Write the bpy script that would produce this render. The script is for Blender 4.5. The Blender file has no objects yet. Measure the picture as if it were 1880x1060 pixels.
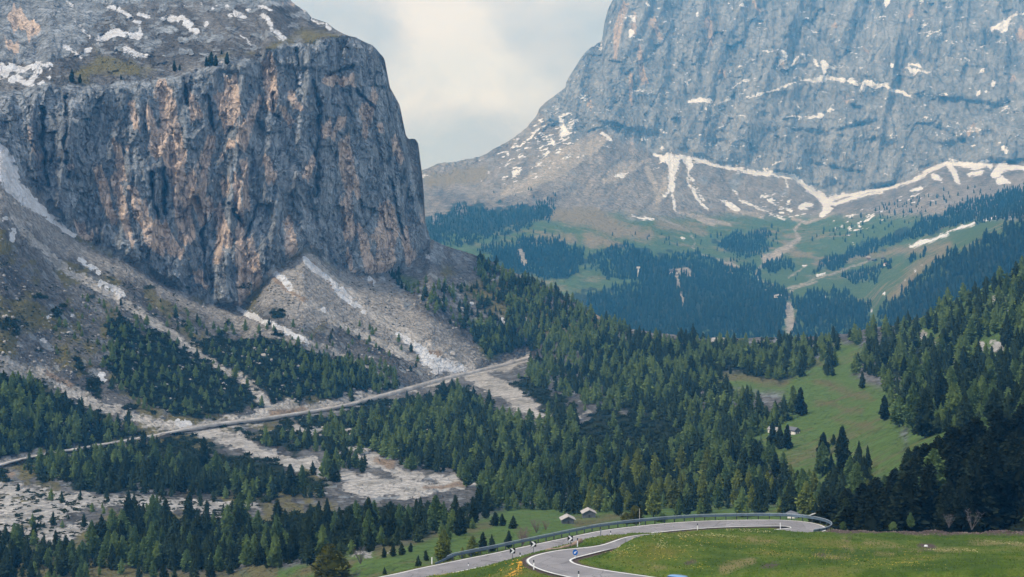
import bpy, bmesh, math, random
import numpy as np
from mathutils import Vector, Matrix
random.seed(7); RNG = np.random.default_rng(11)
sc = bpy.context.scene; COL = sc.collection
F = 2611.0; CX = 940.0; HY = 500.0            # focal length in photo pixels, horizon row
def P(px, py, d):                              # sight line through a photo point, d metres away
    return ((px-CX)/F*d, d, -(py-HY)/F*d)
# ------------------------------------------------------------------ helpers
def mesh_np(name, V, Fc, mat=None, smooth=False, attrs=None):
    """V (n,3); Fc (m,3|4) int array"""
    V = np.asarray(V, np.float32); Fc = np.asarray(Fc, np.int32); k = Fc.shape[1]
    me = bpy.data.meshes.new(name)
    me.vertices.add(len(V)); me.vertices.foreach_set('co', V.ravel())
    me.loops.add(Fc.size); me.loops.foreach_set('vertex_index', Fc.ravel())
    me.polygons.add(len(Fc)); me.polygons.foreach_set('loop_start', np.arange(0, Fc.size, k, dtype=np.int32))
    if smooth: me.polygons.foreach_set('use_smooth', np.ones(len(Fc), bool))
    for a, v in (attrs or {}).items():
        at = me.attributes.new(a, 'FLOAT', 'POINT'); at.data.foreach_set('value', np.asarray(v, np.float32).ravel())
    me.update(calc_edges=True)
    if mat: me.materials.append(mat)
    return me
def link(name, me, parent=None):
    o = bpy.data.objects.new(name, me); COL.objects.link(o)
    if parent: o.parent = parent
    return o
def tag(o, label=None, cat=None, group=None, kind=None):
    for k, v in (('label', label), ('category', cat), ('group', group), ('kind', kind)):
        if v: o[k] = v
    return o
def thing(name, label, cat, loc, rotz=0.0, group=None):
    o = bpy.data.objects.new(name, None); COL.objects.link(o); o.location = loc; o.rotation_euler = (0, 0, rotz)
    return tag(o, label, cat, group)
class MB:
    """collects polygons for one mesh"""
    def __init__(s): s.v = []; s.f = []
    def add(s, vs, fs):
        b = len(s.v); s.v += [tuple(v) for v in vs]; s.f += [tuple(b+i for i in f) for f in fs]; return s
    def box(s, c, size, rz=0.0, taper=1.0):
        x, y, z = [q/2 for q in size]; cr, sr = math.cos(rz), math.sin(rz); vs = []
        for dz in (-z, z):
            t = taper if dz > 0 else 1
            for dx, dy in ((-x, -y), (x, -y), (x, y), (-x, y)):
                dx *= t; dy *= t
                vs.append((c[0]+dx*cr-dy*sr, c[1]+dx*sr+dy*cr, c[2]+dz))
        return s.add(vs, [(3, 2, 1, 0), (4, 5, 6, 7), (0, 1, 5, 4), (1, 2, 6, 5), (2, 3, 7, 6), (3, 0, 4, 7)])
    def tube(s, pts, rad, n=6):
        pts = [Vector(p) for p in pts]; rs = rad if isinstance(rad, (list, tuple)) else [rad]*len(pts); vs = []; fs = []
        for i, p in enumerate(pts):
            t = (pts[min(i+1, len(pts)-1)]-pts[max(i-1, 0)]).normalized()
            u = t.orthogonal().normalized(); w = t.cross(u)
            for k in range(n):
                a = 2*math.pi*k/n; vs.append(p+(u*math.cos(a)+w*math.sin(a))*rs[i])
        for i in range(len(pts)-1):
            for k in range(n):
                a, b = i*n+k, i*n+(k+1) % n; fs.append((a, b, b+n, a+n))
        fs += [tuple(range(n))[::-1], tuple(range((len(pts)-1)*n, len(pts)*n))]
        return s.add(vs, fs)
    def prism(s, prof, a, b):
        """profile given as list of 3D points, extruded from offset a to offset b (vectors)"""
        n = len(prof); a = Vector(a); b = Vector(b)
        vs = [Vector(p)+a for p in prof]+[Vector(p)+b for p in prof]
        return s.add(vs, [tuple(range(n))[::-1], tuple(range(n, 2*n))]+[(i, (i+1) % n, n+(i+1) % n, n+i) for i in range(n)])
    def mesh(s, name, mat, smooth=False, bevel=0):
        me = bpy.data.meshes.new(name); me.from_pydata(s.v, [], s.f)
        bm = bmesh.new(); bm.from_mesh(me); bmesh.ops.recalc_face_normals(bm, faces=bm.faces)
        if bevel: bmesh.ops.bevel(bm, geom=bm.edges[:]+bm.verts[:], offset=bevel, segments=1, affect='EDGES')
        bm.to_mesh(me); bm.free()
        if smooth: me.polygons.foreach_set('use_smooth', np.ones(len(me.polygons), bool))
        me.materials.append(mat); return me
    def obj(s, name, mat, parent=None, **k): return link(name, s.mesh(name, mat, **k), parent)
# ------------------------------------------------------------------ noise (numpy)
def _h(ix, iy, seed):
    h = (ix.astype(np.int64)*374761393 + iy.astype(np.int64)*668265263 + seed*974711) & 0xffffffff
    h = ((h ^ (h >> 13))*1274126177) & 0xffffffff; h ^= h >> 16
    return (h & 0xffff)/32767.5-1.0
def vnoise(x, y, seed=0):
    ix = np.floor(x); iy = np.floor(y); fx = x-ix; fy = y-iy
    fx = fx*fx*fx*(fx*(fx*6-15)+10); fy = fy*fy*fy*(fy*(fy*6-15)+10)
    a = _h(ix, iy, seed); b = _h(ix+1, iy, seed); c = _h(ix, iy+1, seed); d = _h(ix+1, iy+1, seed)
    return (a*(1-fx)+b*fx)*(1-fy)+(c*(1-fx)+d*fx)*fy
def fbm(x, y, octv=5, seed=0, gain=.5):
    s = np.zeros(np.broadcast(x, y).shape); a = 1.0; t = 0
    for o in range(octv):
        s += a*vnoise(x*2**o+o*17.3, y*2**o-o*9.1, seed+o); t += a; a *= gain
    return s/t
def facets(x, y, seed=0):
    """broken planes: every cell gets its own offset and tilt"""
    ix = np.floor(x); iy = np.floor(y); best = np.full(x.shape, 1e9); out = np.zeros(x.shape)
    for dx in (-1, 0, 1):
        for dy in (-1, 0, 1):
            cx, cy = ix+dx, iy+dy; ox = x-cx-.5-.45*_h(cx, cy, seed); oy = y-cy-.5-.45*_h(cx, cy, seed+1); d = np.abs(ox)+np.abs(oy)
            m = d < best; best[m] = d[m]; v = .6*_h(cx, cy, seed+2)+.8*_h(cx, cy, seed+3)*ox+.7*_h(cx, cy, seed+4)*oy; out[m] = v[m]
    return out
def ridged(x, y, octv=4, seed=0):
    s = np.zeros(np.broadcast(x, y).shape); a = 1.0; t = 0
    for o in range(octv):
        s += a*(1-2*np.abs(vnoise(x*2**o+o*7.7, y*2**o+o*3.1, seed+o))); t += a; a *= .5
    return s/t
# ------------------------------------------------------------------ masks: signed distance (px, positive inside)
def caps(X, Y, items, clip=40.0):
    """items: polylines of (x,y,halfwidth)"""
    S = np.full(X.shape, -clip)
    for pl in items:
        if len(pl) == 1: pl = [pl[0], (pl[0][0]+.5, pl[0][1]+.3, pl[0][2])]
        for (x0, y0, r0), (x1, y1, r1) in zip(pl, pl[1:]):
            m = max(r0, r1)+clip
            sel = (X > min(x0, x1)-m) & (X < max(x0, x1)+m) & (Y > min(y0, y1)-m) & (Y < max(y0, y1)+m)
            if not sel.any(): continue
            x = X[sel]; y = Y[sel]; dx, dy = x1-x0, y1-y0
            t = np.clip(((x-x0)*dx+(y-y0)*dy)/(dx*dx+dy*dy+1e-9), 0, 1)
            S[sel] = np.maximum(S[sel], r0+(r1-r0)*t-np.hypot(x-x0-dx*t, y-y0-dy*t))
    return S
def poly(X, Y, items, clip=40.0):
    S = np.full(X.shape, -clip)
    for pl in items:
        a = np.array(pl, float); lo = a.min(0)-clip; hi = a.max(0)+clip
        sel = (X > lo[0]) & (X < hi[0]) & (Y > lo[1]) & (Y < hi[1])
        if not sel.any(): continue
        x = X[sel]; y = Y[sel]; d = np.full(x.shape, 1e9); ins = np.zeros(x.shape, bool)
        for (x0, y0), (x1, y1) in zip(a, np.roll(a, -1, 0)):
            dx, dy = x1-x0, y1-y0; t = np.clip(((x-x0)*dx+(y-y0)*dy)/(dx*dx+dy*dy+1e-9), 0, 1)
            d = np.minimum(d, np.hypot(x-x0-dx*t, y-y0-dy*t))
            if dy: ins ^= ((y0 > y) != (y1 > y)) & (x < dx*(y-y0)/dy+x0)
        S[sel] = np.maximum(S[sel], np.minimum(np.where(ins, d, -d), clip))
    return S
def C(t):
    """'x y r, x y r; x y r' -> polylines"""
    return [[tuple(float(q) for q in p.split()) for p in l.split(',')] for l in t.strip().strip(';').split(';')]
def PL(t): return [[tuple(float(q) for q in p.split()) for p in l.split(',')] for l in t.strip().strip(';').split(';')]
# ------------------------------------------------------------------ shader helper
class NT:
    def __init__(s, name):
        s.m = bpy.data.materials.new(name); s.m.use_nodes = True; s.t = s.m.node_tree; s.t.nodes.clear()
    def n(s, typ, **k):
        nd = s.t.nodes.new(typ)
        for a, v in k.items(): setattr(nd, a, v)
        return nd
    def set(s, sock, v):
        if hasattr(v, 'links') or hasattr(v, 'is_linked'): s.t.links.new(v, sock)
        elif isinstance(v, (tuple, list)) and len(v) == 3 and sock.type == 'RGBA': sock.default_value = (*v, 1)
        else: sock.default_value = v
    def math(s, op, a, b=0.0, clamp=False):
        nd = s.n('ShaderNodeMath', operation=op, use_clamp=clamp); s.set(nd.inputs[0], a); s.set(nd.inputs[1], b); return nd.outputs[0]
    def attr(s, name): return s.n('ShaderNodeAttribute', attribute_name=name).outputs['Fac']
    def pos(s): return s.n('ShaderNodeNewGeometry').outputs['Position']
    def objc(s): return s.n('ShaderNodeTexCoord').outputs['Object']
    def scale(s, vec, sx, sy, sz):
        nd = s.n('ShaderNodeMapping'); s.set(nd.inputs[0], vec); nd.inputs['Scale'].default_value = (sx, sy, sz); return nd.outputs[0]
    def noise(s, vec, scale=1.0, detail=5.0, rough=.55):
        nd = s.n('ShaderNodeTexNoise'); s.set(nd.inputs['Vector'], vec); nd.inputs['Scale'].default_value = scale
        nd.inputs['Detail'].default_value = detail; nd.inputs['Roughness'].default_value = rough; return nd.outputs['Fac']
    def vor(s, vec, scale=1.0, feature='F1', out='Distance'):
        nd = s.n('ShaderNodeTexVoronoi', feature=feature); s.set(nd.inputs['Vector'], vec); nd.inputs['Scale'].default_value = scale; return nd.outputs[out]
    def mix(s, f, a, b):
        nd = s.n('ShaderNodeMix', data_type='RGBA'); s.set(nd.inputs['Factor'], f); s.set(nd.inputs['A'], a); s.set(nd.inputs['B'], b); return nd.outputs['Result']
    def mul(s, a, f):
        nd = s.n('ShaderNodeMix', data_type='RGBA', blend_type='MULTIPLY'); nd.inputs['Factor'].default_value = 1.0
        s.set(nd.inputs['A'], a); c = s.n('ShaderNodeCombineColor'); [s.set(c.inputs[i], f) for i in range(3)]
        s.t.links.new(c.outputs[0], nd.inputs['B']); return nd.outputs['Result']
    def ramp(s, f, lo, hi):
        nd = s.n('ShaderNodeMapRange', interpolation_type='SMOOTHSTEP'); s.set(nd.inputs['Value'], f)
        nd.inputs['From Min'].default_value = lo; nd.inputs['From Max'].default_value = hi; return nd.outputs[0]
    def lin(s, f, lo, hi, a, b):
        nd = s.n('ShaderNodeMapRange'); s.set(nd.inputs['Value'], f); nd.inputs['From Min'].default_value = lo; nd.inputs['From Max'].default_value = hi
        nd.inputs['To Min'].default_value = a; nd.inputs['To Max'].default_value = b; return nd.outputs[0]
    def bump(s, h, dist, strength=1.0):
        nd = s.n('ShaderNodeBump'); s.set(nd.inputs['Height'], h); nd.inputs['Distance'].default_value = dist; nd.inputs['Strength'].default_value = strength; return nd.outputs[0]
    def out(s, col, rough=.9, normal=None, metal=0.0, spec=.2, **kw):
        b = s.n('ShaderNodeBsdfPrincipled'); s.set(b.inputs['Base Color'], col); s.set(b.inputs['Roughness'], rough)
        b.inputs['Metallic'].default_value = metal; b.inputs['Specular IOR Level'].default_value = spec
        for k, v in kw.items(): s.set(b.inputs[k], v)
        if normal is not None: s.set(b.inputs['Normal'], normal)
        o = s.n('ShaderNodeOutputMaterial'); s.t.links.new(b.outputs[0], o.inputs[0]); return s.m
def simple(name, col, rough=.7, var=.25, scale=3.0, metal=0.0, spec=.3, bump=0.0):
    t = NT(name); v = t.objc(); n = t.noise(v, scale, 6, .6)
    return t.out(t.mul(col, t.lin(n, .3, .7, 1-var, 1+var)), t.lin(n, .3, .7, rough-.06, min(1, rough+.08)), t.bump(n, bump) if bump else None, metal, spec)
# ------------------------------------------------------------------ terrain material
def terrain_mat(name, s, rock, scree, green, dry, tanc, darkc, gravelc, scrubc, vs=1.0, SN=(3.6, 3.4), GS=.5, CT=1.0):
    t = NT(name); p = t.pos()
    big = t.noise(t.scale(p, .012*s, .012*s, .012*s), 1, 4, .5)
    mid = t.noise(t.scale(p, .07*s, .07*s, .07*s), 1, 6, .62)
    fine = t.noise(t.scale(p, .38*s, .38*s, .38*s), 1, 6, .68)
    strk = t.noise(t.scale(p, .09*s, .05*s, .011*s*vs), 1, 7, .62)
    strk2 = t.noise(t.scale(p, .30*s, .2*s, .03*s*vs), 1, 5, .6)
    blk = t.vor(t.scale(p, .11*s, .11*s, .05*s), 1, 'F1', 'Distance')
    def mask(a, amp_f=6, amp_m=8, soft=3.0, src=None):
        v = t.math('ADD', t.attr(a), t.math('MULTIPLY', t.math('SUBTRACT', fine, .5), amp_f*2))
        v = t.math('ADD', v, t.math('MULTIPLY', t.math('SUBTRACT', src or mid, .5), amp_m*2))
        return t.ramp(v, -soft, soft)
    # rock: grey with vertical weathering
    r = t.mix(t.ramp(strk, .38, .66), t.mul(rock, 1-.30*CT), t.mul(rock, 1+.22*CT))
    r = t.mix(t.math('MULTIPLY', t.ramp(strk2, .54, .74), .38), r, darkc)
    r = t.mul(r, t.lin(fine, .25, .75, 1-.42*CT, 1+.42*CT)); r = t.mul(r, t.lin(blk, 0, .9, 1-.15*CT, 1+.1*CT))
    wv = t.n('ShaderNodeVectorMath', operation='MULTIPLY_ADD'); nz = t.n('ShaderNodeTexNoise'); t.set(nz.inputs['Vector'], p); nz.inputs['Scale'].default_value = .05*s; nz.inputs['Detail'].default_value = 4
    t.set(wv.inputs[0], nz.outputs['Color']); wv.inputs[1].default_value = (26/s, 26/s, 26/s); t.set(wv.inputs[2], p)
    def crack(sx, sz, w): return t.ramp(t.vor(t.scale(wv.outputs[0], sx*s, sx*s, sz*s), 1, 'DISTANCE_TO_EDGE'), w, w*.25)
    k1 = crack(.05, .014, .05); k2 = crack(.11, .045, .07); k3 = crack(.03, .06, .035)
    def cracks(c): return t.mix(t.math('MULTIPLY', k1, .42*CT**1.5), t.mix(t.math('MULTIPLY', k2, .30*CT**1.5), t.mix(t.math('MULTIPLY', k3, .28*CT**1.5), c, t.mul(darkc, .8)), t.mul(darkc, .8)), t.mul(darkc, .7))
    r = cracks(r)
    warm = t.mul(t.mix(t.ramp(mid, .3, .7), tanc, t.mul(tanc, .8)), t.lin(fine, .25, .75, .72, 1.25))
    r = t.mix(mask('tan', 5, 6, 1.6, strk2), r, cracks(t.mix(t.math('MULTIPLY', t.ramp(strk2, .57, .66), .4), warm, t.mul(rock, .7))))
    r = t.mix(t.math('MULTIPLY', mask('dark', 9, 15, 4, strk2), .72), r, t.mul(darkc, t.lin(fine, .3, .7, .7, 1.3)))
    # scree: stones of two sizes
    st = t.vor(t.scale(p, .55*s, .55*s, .55*s), 1, 'F1', 'Color')
    sep = t.n('ShaderNodeSeparateColor'); t.set(sep.inputs[0], st)
    st2 = t.vor(t.scale(p, .16*s, .16*s, .16*s), 1, 'F1', 'Color'); sep2 = t.n('ShaderNodeSeparateColor'); t.set(sep2.inputs[0], st2)
    sr = t.mul(t.mul(scree, t.lin(t.attr('runnel'), -.5, .5, .62, 1.4)), t.lin(fine, .3, .7, .62, 1.35)); sr = t.mul(sr, t.lin(sep.outputs[0], 0, 1, .7, 1.3))
    sr = t.mix(t.math('MULTIPLY', t.ramp(sep2.outputs[1], .86, .93), .55), sr, t.mul(rock, 1.15))
    sr = t.mix(t.ramp(t.math('ADD', big, t.math('MULTIPLY', mid, .6)), .74, .95), sr, t.mul(sr, .66))
    sr = t.mix(t.math('MULTIPLY', t.attr('pale'), .75), sr, t.mul(gravelc, t.math('MULTIPLY', t.lin(fine, .3, .7, .4, 1.0), t.lin(sep.outputs[0], 0, 1, .75, 1.25))))
    c = t.mix(mask('rock', 5, 6, 3), sr, r)
    g = t.mix(t.ramp(t.math('ADD', t.math('MULTIPLY', mid, .6), t.math('MULTIPLY', big, .6)), .6, .8), green, dry)
    g = t.mul(g, t.lin(fine, .25, .75, .7, 1.3))
    c = t.mix(mask('grass', 9, 14, 9), c, g)
    c = t.mix(mask('drygrass', 9, 14, 9), c, t.mul(dry, t.lin(fine, .25, .75, .7, 1.25)))
    c = t.mix(mask('scrub', 16, 14, 4), c, t.mul(scrubc, t.lin(fine, .25, .75, .55, 1.5)))
    gv = t.mul(t.mul(gravelc, t.lin(fine, .25, .75, .55, 1.25)), t.lin(sep.outputs[0], 0, 1, .8, 1.2))
    gv = t.mix(t.math('MULTIPLY', t.ramp(t.math('ADD', t.math('MULTIPLY', mid, .7), t.math('MULTIPLY', fine, .4)), .53, .66), GS), gv, t.mul((.10, .10, .075), t.lin(fine, .3, .7, .6, 1.4)))
    c = t.mix(mask('gravel', 6, 5, 2.5), c, gv)
    c = t.mix(mask('clay', 5, 6, 3), c, t.mul((.34, .27, .21), t.lin(fine, .25, .75, .7, 1.25)))
    c = t.mix(mask('snow', SN[0], SN[1], .7), c, t.mix(t.ramp(mid, .35, .62), t.mul((.80, .82, .86), t.lin(fine, .3, .7, .72, 1.02)), (.80, .845, .92)))
    h = t.math('SUBTRACT', t.math('ADD', t.math('MULTIPLY', fine, .8), t.math('ADD', t.math('MULTIPLY', strk2, .6), mid)), t.math('MULTIPLY', t.math('ADD', k1, k2), .35*CT))
    return t.out(c, .95, t.bump(h, 4.0/s**.5, 1.0), 0, .08)
# ------------------------------------------------------------------ terrain sheets
def smooth1(a, k):
    if k < 1: return a
    w = np.exp(-np.linspace(-2, 2, 2*k+1)**2); w /= w.sum()
    return np.convolve(np.pad(a, k, mode='edge'), w, 'valid')
class Sheet:
    def __init__(s, xs, curves, dy=1.9, ksm=10, rough=()):
        """curves bottom to top: ([(x,y)...], [(x,d)...])"""
        s.xs = xs; s.rough = rough; Ys = []; Ds = []
        for cy, cd in curves:
            cy = np.array(cy, float); cd = np.array(cd, float)
            Ys.append(np.interp(xs, cy[:, 0], cy[:, 1])); Ds.append(smooth1(np.interp(xs, cd[:, 0], cd[:, 1]), ksm))
        for k in s.rough: Ys[k] = Ys[k]+2.6*fbm(xs/11, xs*0+k*3.3, 4, 17+k)
        for k in range(1, len(Ys)):
            bad = Ys[k] > Ys[k-1]-.25
            Ys[k] = np.where(bad, Ys[k-1]-.25, Ys[k]); Ds[k] = np.where(bad, Ds[k-1]+.6, np.maximum(Ds[k], Ds[k-1]+.3) if k else Ds[k])
        rows_y = []; rows_d = []; s.seg = []
        for k in range(len(Ys)-1):
            n = int(max(3, np.percentile(Ys[k]-Ys[k+1], 97)/dy))
            for i in range(n):
                t = i/n; rows_y.append(Ys[k]+(Ys[k+1]-Ys[k])*t); rows_d.append(1/((1-t)/Ds[k]+t/Ds[k+1])); s.seg.append(k)
        rows_y.append(Ys[-1]); rows_d.append(Ds[-1]); s.seg.append(len(Ys)-2)
        s.Y = np.array(rows_y); s.D = np.array(rows_d); s.X = np.broadcast_to(xs, s.Y.shape); s.seg = np.array(s.seg)
        # soften creases in depth (inverse depth, along y)
        inv = 1/s.D
        for _ in range(14): inv[1:-1] = inv[1:-1]*.5+.25*(inv[:-2]+inv[2:])
        s.D = 1/inv
    def dep(s, px, py):
        c = int(round((px-s.xs[0])/(s.xs[1]-s.xs[0]))); c = min(max(c, 0), len(s.xs)-1)
        return float(np.interp(py, s.Y[::-1, c], s.D[::-1, c]))
    def top(s, px):
        c = int(round((px-s.xs[0])/(s.xs[1]-s.xs[0]))); return s.Y[-1, min(max(c, 0), len(s.xs)-1)]
    def at(s, px, py): return P(px, py, s.dep(px, py))
    def build(s, pieces, mat, attrs, back):
        """pieces: [(name, row_from, row_to)]"""
        X3 = (s.X-CX)/F*s.D; Z3 = -(s.Y-HY)/F*s.D; V = np.stack([X3, s.D, Z3], -1)
        out = []
        for name, r0, r1 in pieces:
            v = V[r0:r1+1]; at = {k: a[r0:r1+1] for k, a in attrs.items()}
            if r1 == len(V)-1:                        # carry the ground over the crest and down behind it
                top = V[-1]; ex = []
                for t in (.15, .5, 1, 2, 4):
                    q = top.copy(); q[:, :2] *= 1+back*t/4; q[:, 2] -= (back*top[:, 1])*(.25*t+.12*t*t)*.6; ex.append(q)
                v = np.concatenate([v, np.array(ex)])
                at = {k: np.concatenate([a, np.repeat(a[-1:], 5, 0)]) for k, a in at.items()}
            R, Cn = v.shape[:2]; i = np.arange(R*Cn).reshape(R, Cn)
            fc = np.stack([i[:-1, :-1], i[:-1, 1:], i[1:, 1:], i[1:, :-1]], -1).reshape(-1, 4)
            o = link(name, mesh_np(name, v.reshape(-1, 3), fc, mat, True, {k: a.ravel() for k, a in at.items()}))
            tag(o, kind='structure'); out.append(o)
        return out
BCx = np.arange(-150, 2040.1, 1.9)
K = [
 (PL('-150 1095, 560 1095, 700 1085, 2040 1085')[0], PL('-150 420, 300 400, 430 365, 500 335, 600 285, 700 245, 760 236, 1100 235, 1400 230, 1600 215, 2040 205')[0]),
 (PL('-150 925, 0 930, 300 930, 500 950, 700 945, 1050 935, 1250 930, 1500 925, 1600 905, 1700 880, 1880 840, 2040 800')[0], PL('-150 540, 300 545, 500 525, 700 525, 1050 535, 1250 520, 1500 445, 1600 380, 1700 335, 1880 305, 2040 300')[0]),
 (PL('-150 885, 0 860, 60 846, 150 831, 240 815, 330 798, 450 779, 600 756, 700 731, 800 702, 860 688, 930 673, 975 660, 1010 672, 1060 690, 1150 715, 1300 705, 1450 690, 1700 700, 1880 680, 2040 650')[0],
  PL('-150 635, 0 660, 240 735, 330 765, 450 815, 600 885, 700 950, 800 1035, 860 1085, 930 1130, 975 1150, 1060 1010, 1150 880, 1300 860, 1450 850, 1500 820, 1700 640, 1880 550, 2040 510')[0]),
 (PL('-150 190, -40 240, 0 275, 30 315, 60 350, 100 400, 150 440, 230 480, 300 520, 380 555, 440 571, 452 560, 500 503, 530 478, 558 455, 622 495, 655 508, 706 503, 750 490, 778 462, 790 440, 830 455, 870 469, 900 479, 940 500, 1000 524, 1050 550, 1100 582, 1150 604, 1200 612, 1300 622, 1500 620, 1560 612, 1600 603, 1650 597, 1690 585, 1750 552, 1820 523, 1880 500, 2040 440')[0],
  PL('-150 960, 0 930, 100 960, 230 990, 440 1040, 500 1062, 558 1100, 655 1150, 778 1245, 870 1285, 1000 1240, 1100 1160, 1200 1060, 1400 1060, 1600 980, 1750 880, 1880 800, 2040 740')[0]),
 (PL('-150 100, 0 165, 33 168, 94 151, 191 153, 222 143, 280 143, 327 138, 378 120, 424 100, 480 112, 489 88, 543 84, 579 70, 630 64, 655 69, 691 89, 706 110, 716 161, 734 194, 745 248, 749 255, 763 257, 768 265, 774 314, 778 352, 781 410, 792 445, 793 3000, 2040 3000')[0],
  PL('-150 1000, 0 1000, 100 1015, 300 1075, 450 1105, 560 1140, 630 1185, 700 1225, 745 1255, 768 1270, 780 1285, 792 1290')[0]),
 (PL('-150 -45, 500 -45, 525 -12, 535 3, 545 11, 562 20, 572 33, 600 42, 615 54, 630 62, 640 66, 655 69, 656 3000, 2040 3000')[0], PL('-150 1280, 0 1280, 300 1370, 500 1430, 560 1400, 600 1290, 630 1190, 655 1205')[0])]
BC = Sheet(BCx, K, rough=(3, 4))
X, Y = BC.X, BC.Y; seg = BC.seg[:, None]
wx = X+7*fbm(X/38, Y/38, 4, 3)+2.5*fbm(X/9, Y/9, 3, 5); wy = Y+7*fbm(X/38, Y/38, 4, 8)+2.5*fbm(X/9, Y/9, 3, 15)
vx = X+6*fbm(X/22, Y/90, 4, 21)+2*fbm(X/7, Y/25, 3, 22); vy = Y+22*fbm(X/9, Y/60, 3, 23)
cliff_poly = PL('-160 160, 0 165, 33 168, 94 153, 191 155, 280 146, 327 141, 378 124, 424 104, 480 114, 489 90, 543 86, 579 73, 630 66, 690 85, 720 160, 790 440, 778 462, 750 490, 706 503, 655 508, 622 495, 558 455, 500 503, 440 571, 380 555, 300 520, 230 480, 150 440, 100 400, 60 350, 0 275, -160 185; -160 -60, 140 -60, 240 -60, 330 -20, 250 10, 190 20, 165 55, 145 90, 95 115, -160 120; 480 -60, 540 -60, 540 12, 470 8, 400 2, 330 8')
sd_cl = poly(wx, wy, cliff_poly)
# relief of the walls: buttresses, ledges and clefts
env = np.clip(sd_cl/14, 0, 1)
def resample_(l):
    p = np.array(l, float); d = np.r_[0, np.cumsum(np.hypot(*np.diff(p[:, :2], axis=0).T))]; t = np.arange(0, d[-1]+8, 9.0); q = np.stack([np.interp(t, d, p[:, i]) for i in range(3)], 1); q[:, 2] *= RNG.uniform(.35, 1.4, len(q)); return [tuple(v) for v in q]
clefts = C('575 148 3, 580 175 6, 586 200 5, 587 228 4, 583 300 2, 583 325 6, 580 362 5; 503 172 6, 500 208 5, 512 215 4; 340 135 7, 346 195 5; 382 175 3, 392 240 6; 545 90 4, 548 150 2; 300 310 8, 302 392 5; 278 320 5, 286 400 3; 372 420 4, 376 520 4; 425 375 4, 446 415 4; 75 200 9, 85 340 7; 120 180 4, 122 300 5; 655 165 3, 690 200 3; 450 440 3, 470 380 2; 715 330 2, 742 440 3; 600 140 3, 650 120 2')
clefts = [[(a+5*fbm(np.array([b/14.]), np.array([a/9.]), 2, 33)[0], b, r*.42) for a, b, r in resample_(l)] for l in clefts]
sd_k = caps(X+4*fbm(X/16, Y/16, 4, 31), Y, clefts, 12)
qx = X+5*fbm(X/40, Y/60, 3, 39); qy = Y+8*fbm(X/30, Y/30, 3, 40)
rel = 13*ridged(X/62+.12*Y/62, Y/420, 2, 41)+5*ridged(vx/24, Y/120, 3, 44)+5.5*facets(qx/30+qy/160, qy/75, 47)+2.6*facets(qx/12-qy/90, qy/27, 50)+1.5*facets(qx/5.5, qy/9, 53)+1.0*fbm(X/4.2, Y/4.8, 2, 57)
rel += 4.5*np.tanh(3*np.sin(Y/19+3*fbm(X/80, Y/80, 3, 57)+X/200))*np.clip(fbm(X/60, Y/60, 3, 58)+.2, 0, 1)
BC.D = BC.D - env*rel + env*np.clip((sd_k+2)/4, 0, 1)*13
# scree, gullies and hummocks
soft = 1-np.clip((sd_cl+6)/14, 0, 1); up = np.clip((seg >= 2).astype(float), 0, 1)
fall = (X*.62-Y*.55)                                  # across the fall line of the scree
BC.D = BC.D - soft*up*(BC.D/1000)*(np.where(Y < 165, 2.6*facets(qx/22, qy/13, 62)+1.4*facets(qx/9, qy/6, 63), 0)+2.2*fbm(fall/14, (X+Y)/160, 4, 61)+1.2*fbm(X/6, Y/5, 3, 65)+6*fbm(X/70, Y/60, 3, 69))
BC.D = BC.D - (1-up)*(BC.D/700)*(4*fbm(X/70, Y/24, 4, 71)+.8*fbm(X/9, Y/4, 3, 73))
A_ = {}
A_['rock'] = np.maximum(np.where((Y < 118-.12*np.abs(X-420)) & (X > 150) & (X < 640), 20*facets(qx/22, qy/13, 62)+10*fbm(X/14, Y/9, 3, 64)-9, -40), sd_cl); A_['rock'] = np.maximum(A_['rock'], caps(wx, wy, C('855 430 3, 835 470 8; 806 440 7, 800 470 12; 735 525 8; 745 560 6; 830 648 7, 815 655 8; 770 545 5; 700 510 8; 270 545 2; 485 650 8, 500 660 7; 640 790 5, 645 785 6; 905 515 5; 250 60 10; 255 55 6; 270 80 12, 285 78 8; 375 70 6; 40 130 9, 55 140 8; 125 610 8; 95 560 6; 330 640 7; 330 690 5; 230 100 4')))
tan_l = C('300 160 13, 322 265 16; 275 200 6, 290 258 7; 211 262 5, 226 330 7; 180 308 8, 206 395 9; 214 330 6, 237 440 7; 246 350 9, 265 400 13, 286 445 13; 292 268 18, 330 292 16; 302 230 10, 322 300 16, 345 432 12; 348 340 8, 378 388 15; 398 390 10, 417 432 11; 386 258 7, 374 305 8; 293 418 16, 322 462 14; 142 402 5, 165 442 8; 440 435 7, 447 500 11, 452 560 11; 460 442 6, 470 520 8; 406 430 6, 400 482 5; 364 502 9, 374 528 7; 424 150 11, 431 205 12; 494 108 11, 497 185 12; 404 180 9, 422 225 12; 456 218 11, 444 262 11; 420 272 9; 546 190 9, 534 172 6; 600 152 9, 642 148 8; 690 165 5, 674 222 6; 700 238 6; 598 238 13, 620 232 12; 520 205 6, 532 228 7; 630 268 8, 646 348 12; 634 362 8, 640 432 9; 708 375 9, 714 420 17, 704 492 14; 742 425 6, 757 482 8; 528 405 6, 540 482 8; 430 330 4, 442 420 6; 447 298 6, 454 382 6; 490 296 7, 498 322 8; 660 425 8, 682 492 11; 638 468 4, 647 503 5; 780 345 3, 776 415 4; 414 415 8; 665 200 6, 668 240 5; 725 262 5, 735 300 5; 470 190 7, 460 215 7; 350 180 6, 362 215 8; 245 195 4, 250 235 5; 130 290 5; 232 270 4; 55 225 3, 60 255 3; 66 282 6, 78 298 5; 690 440 7, 720 470 6; 560 330 7, 575 300 5; 30 30 14, 60 60 12; 20 80 10; 265 12 8')
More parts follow.
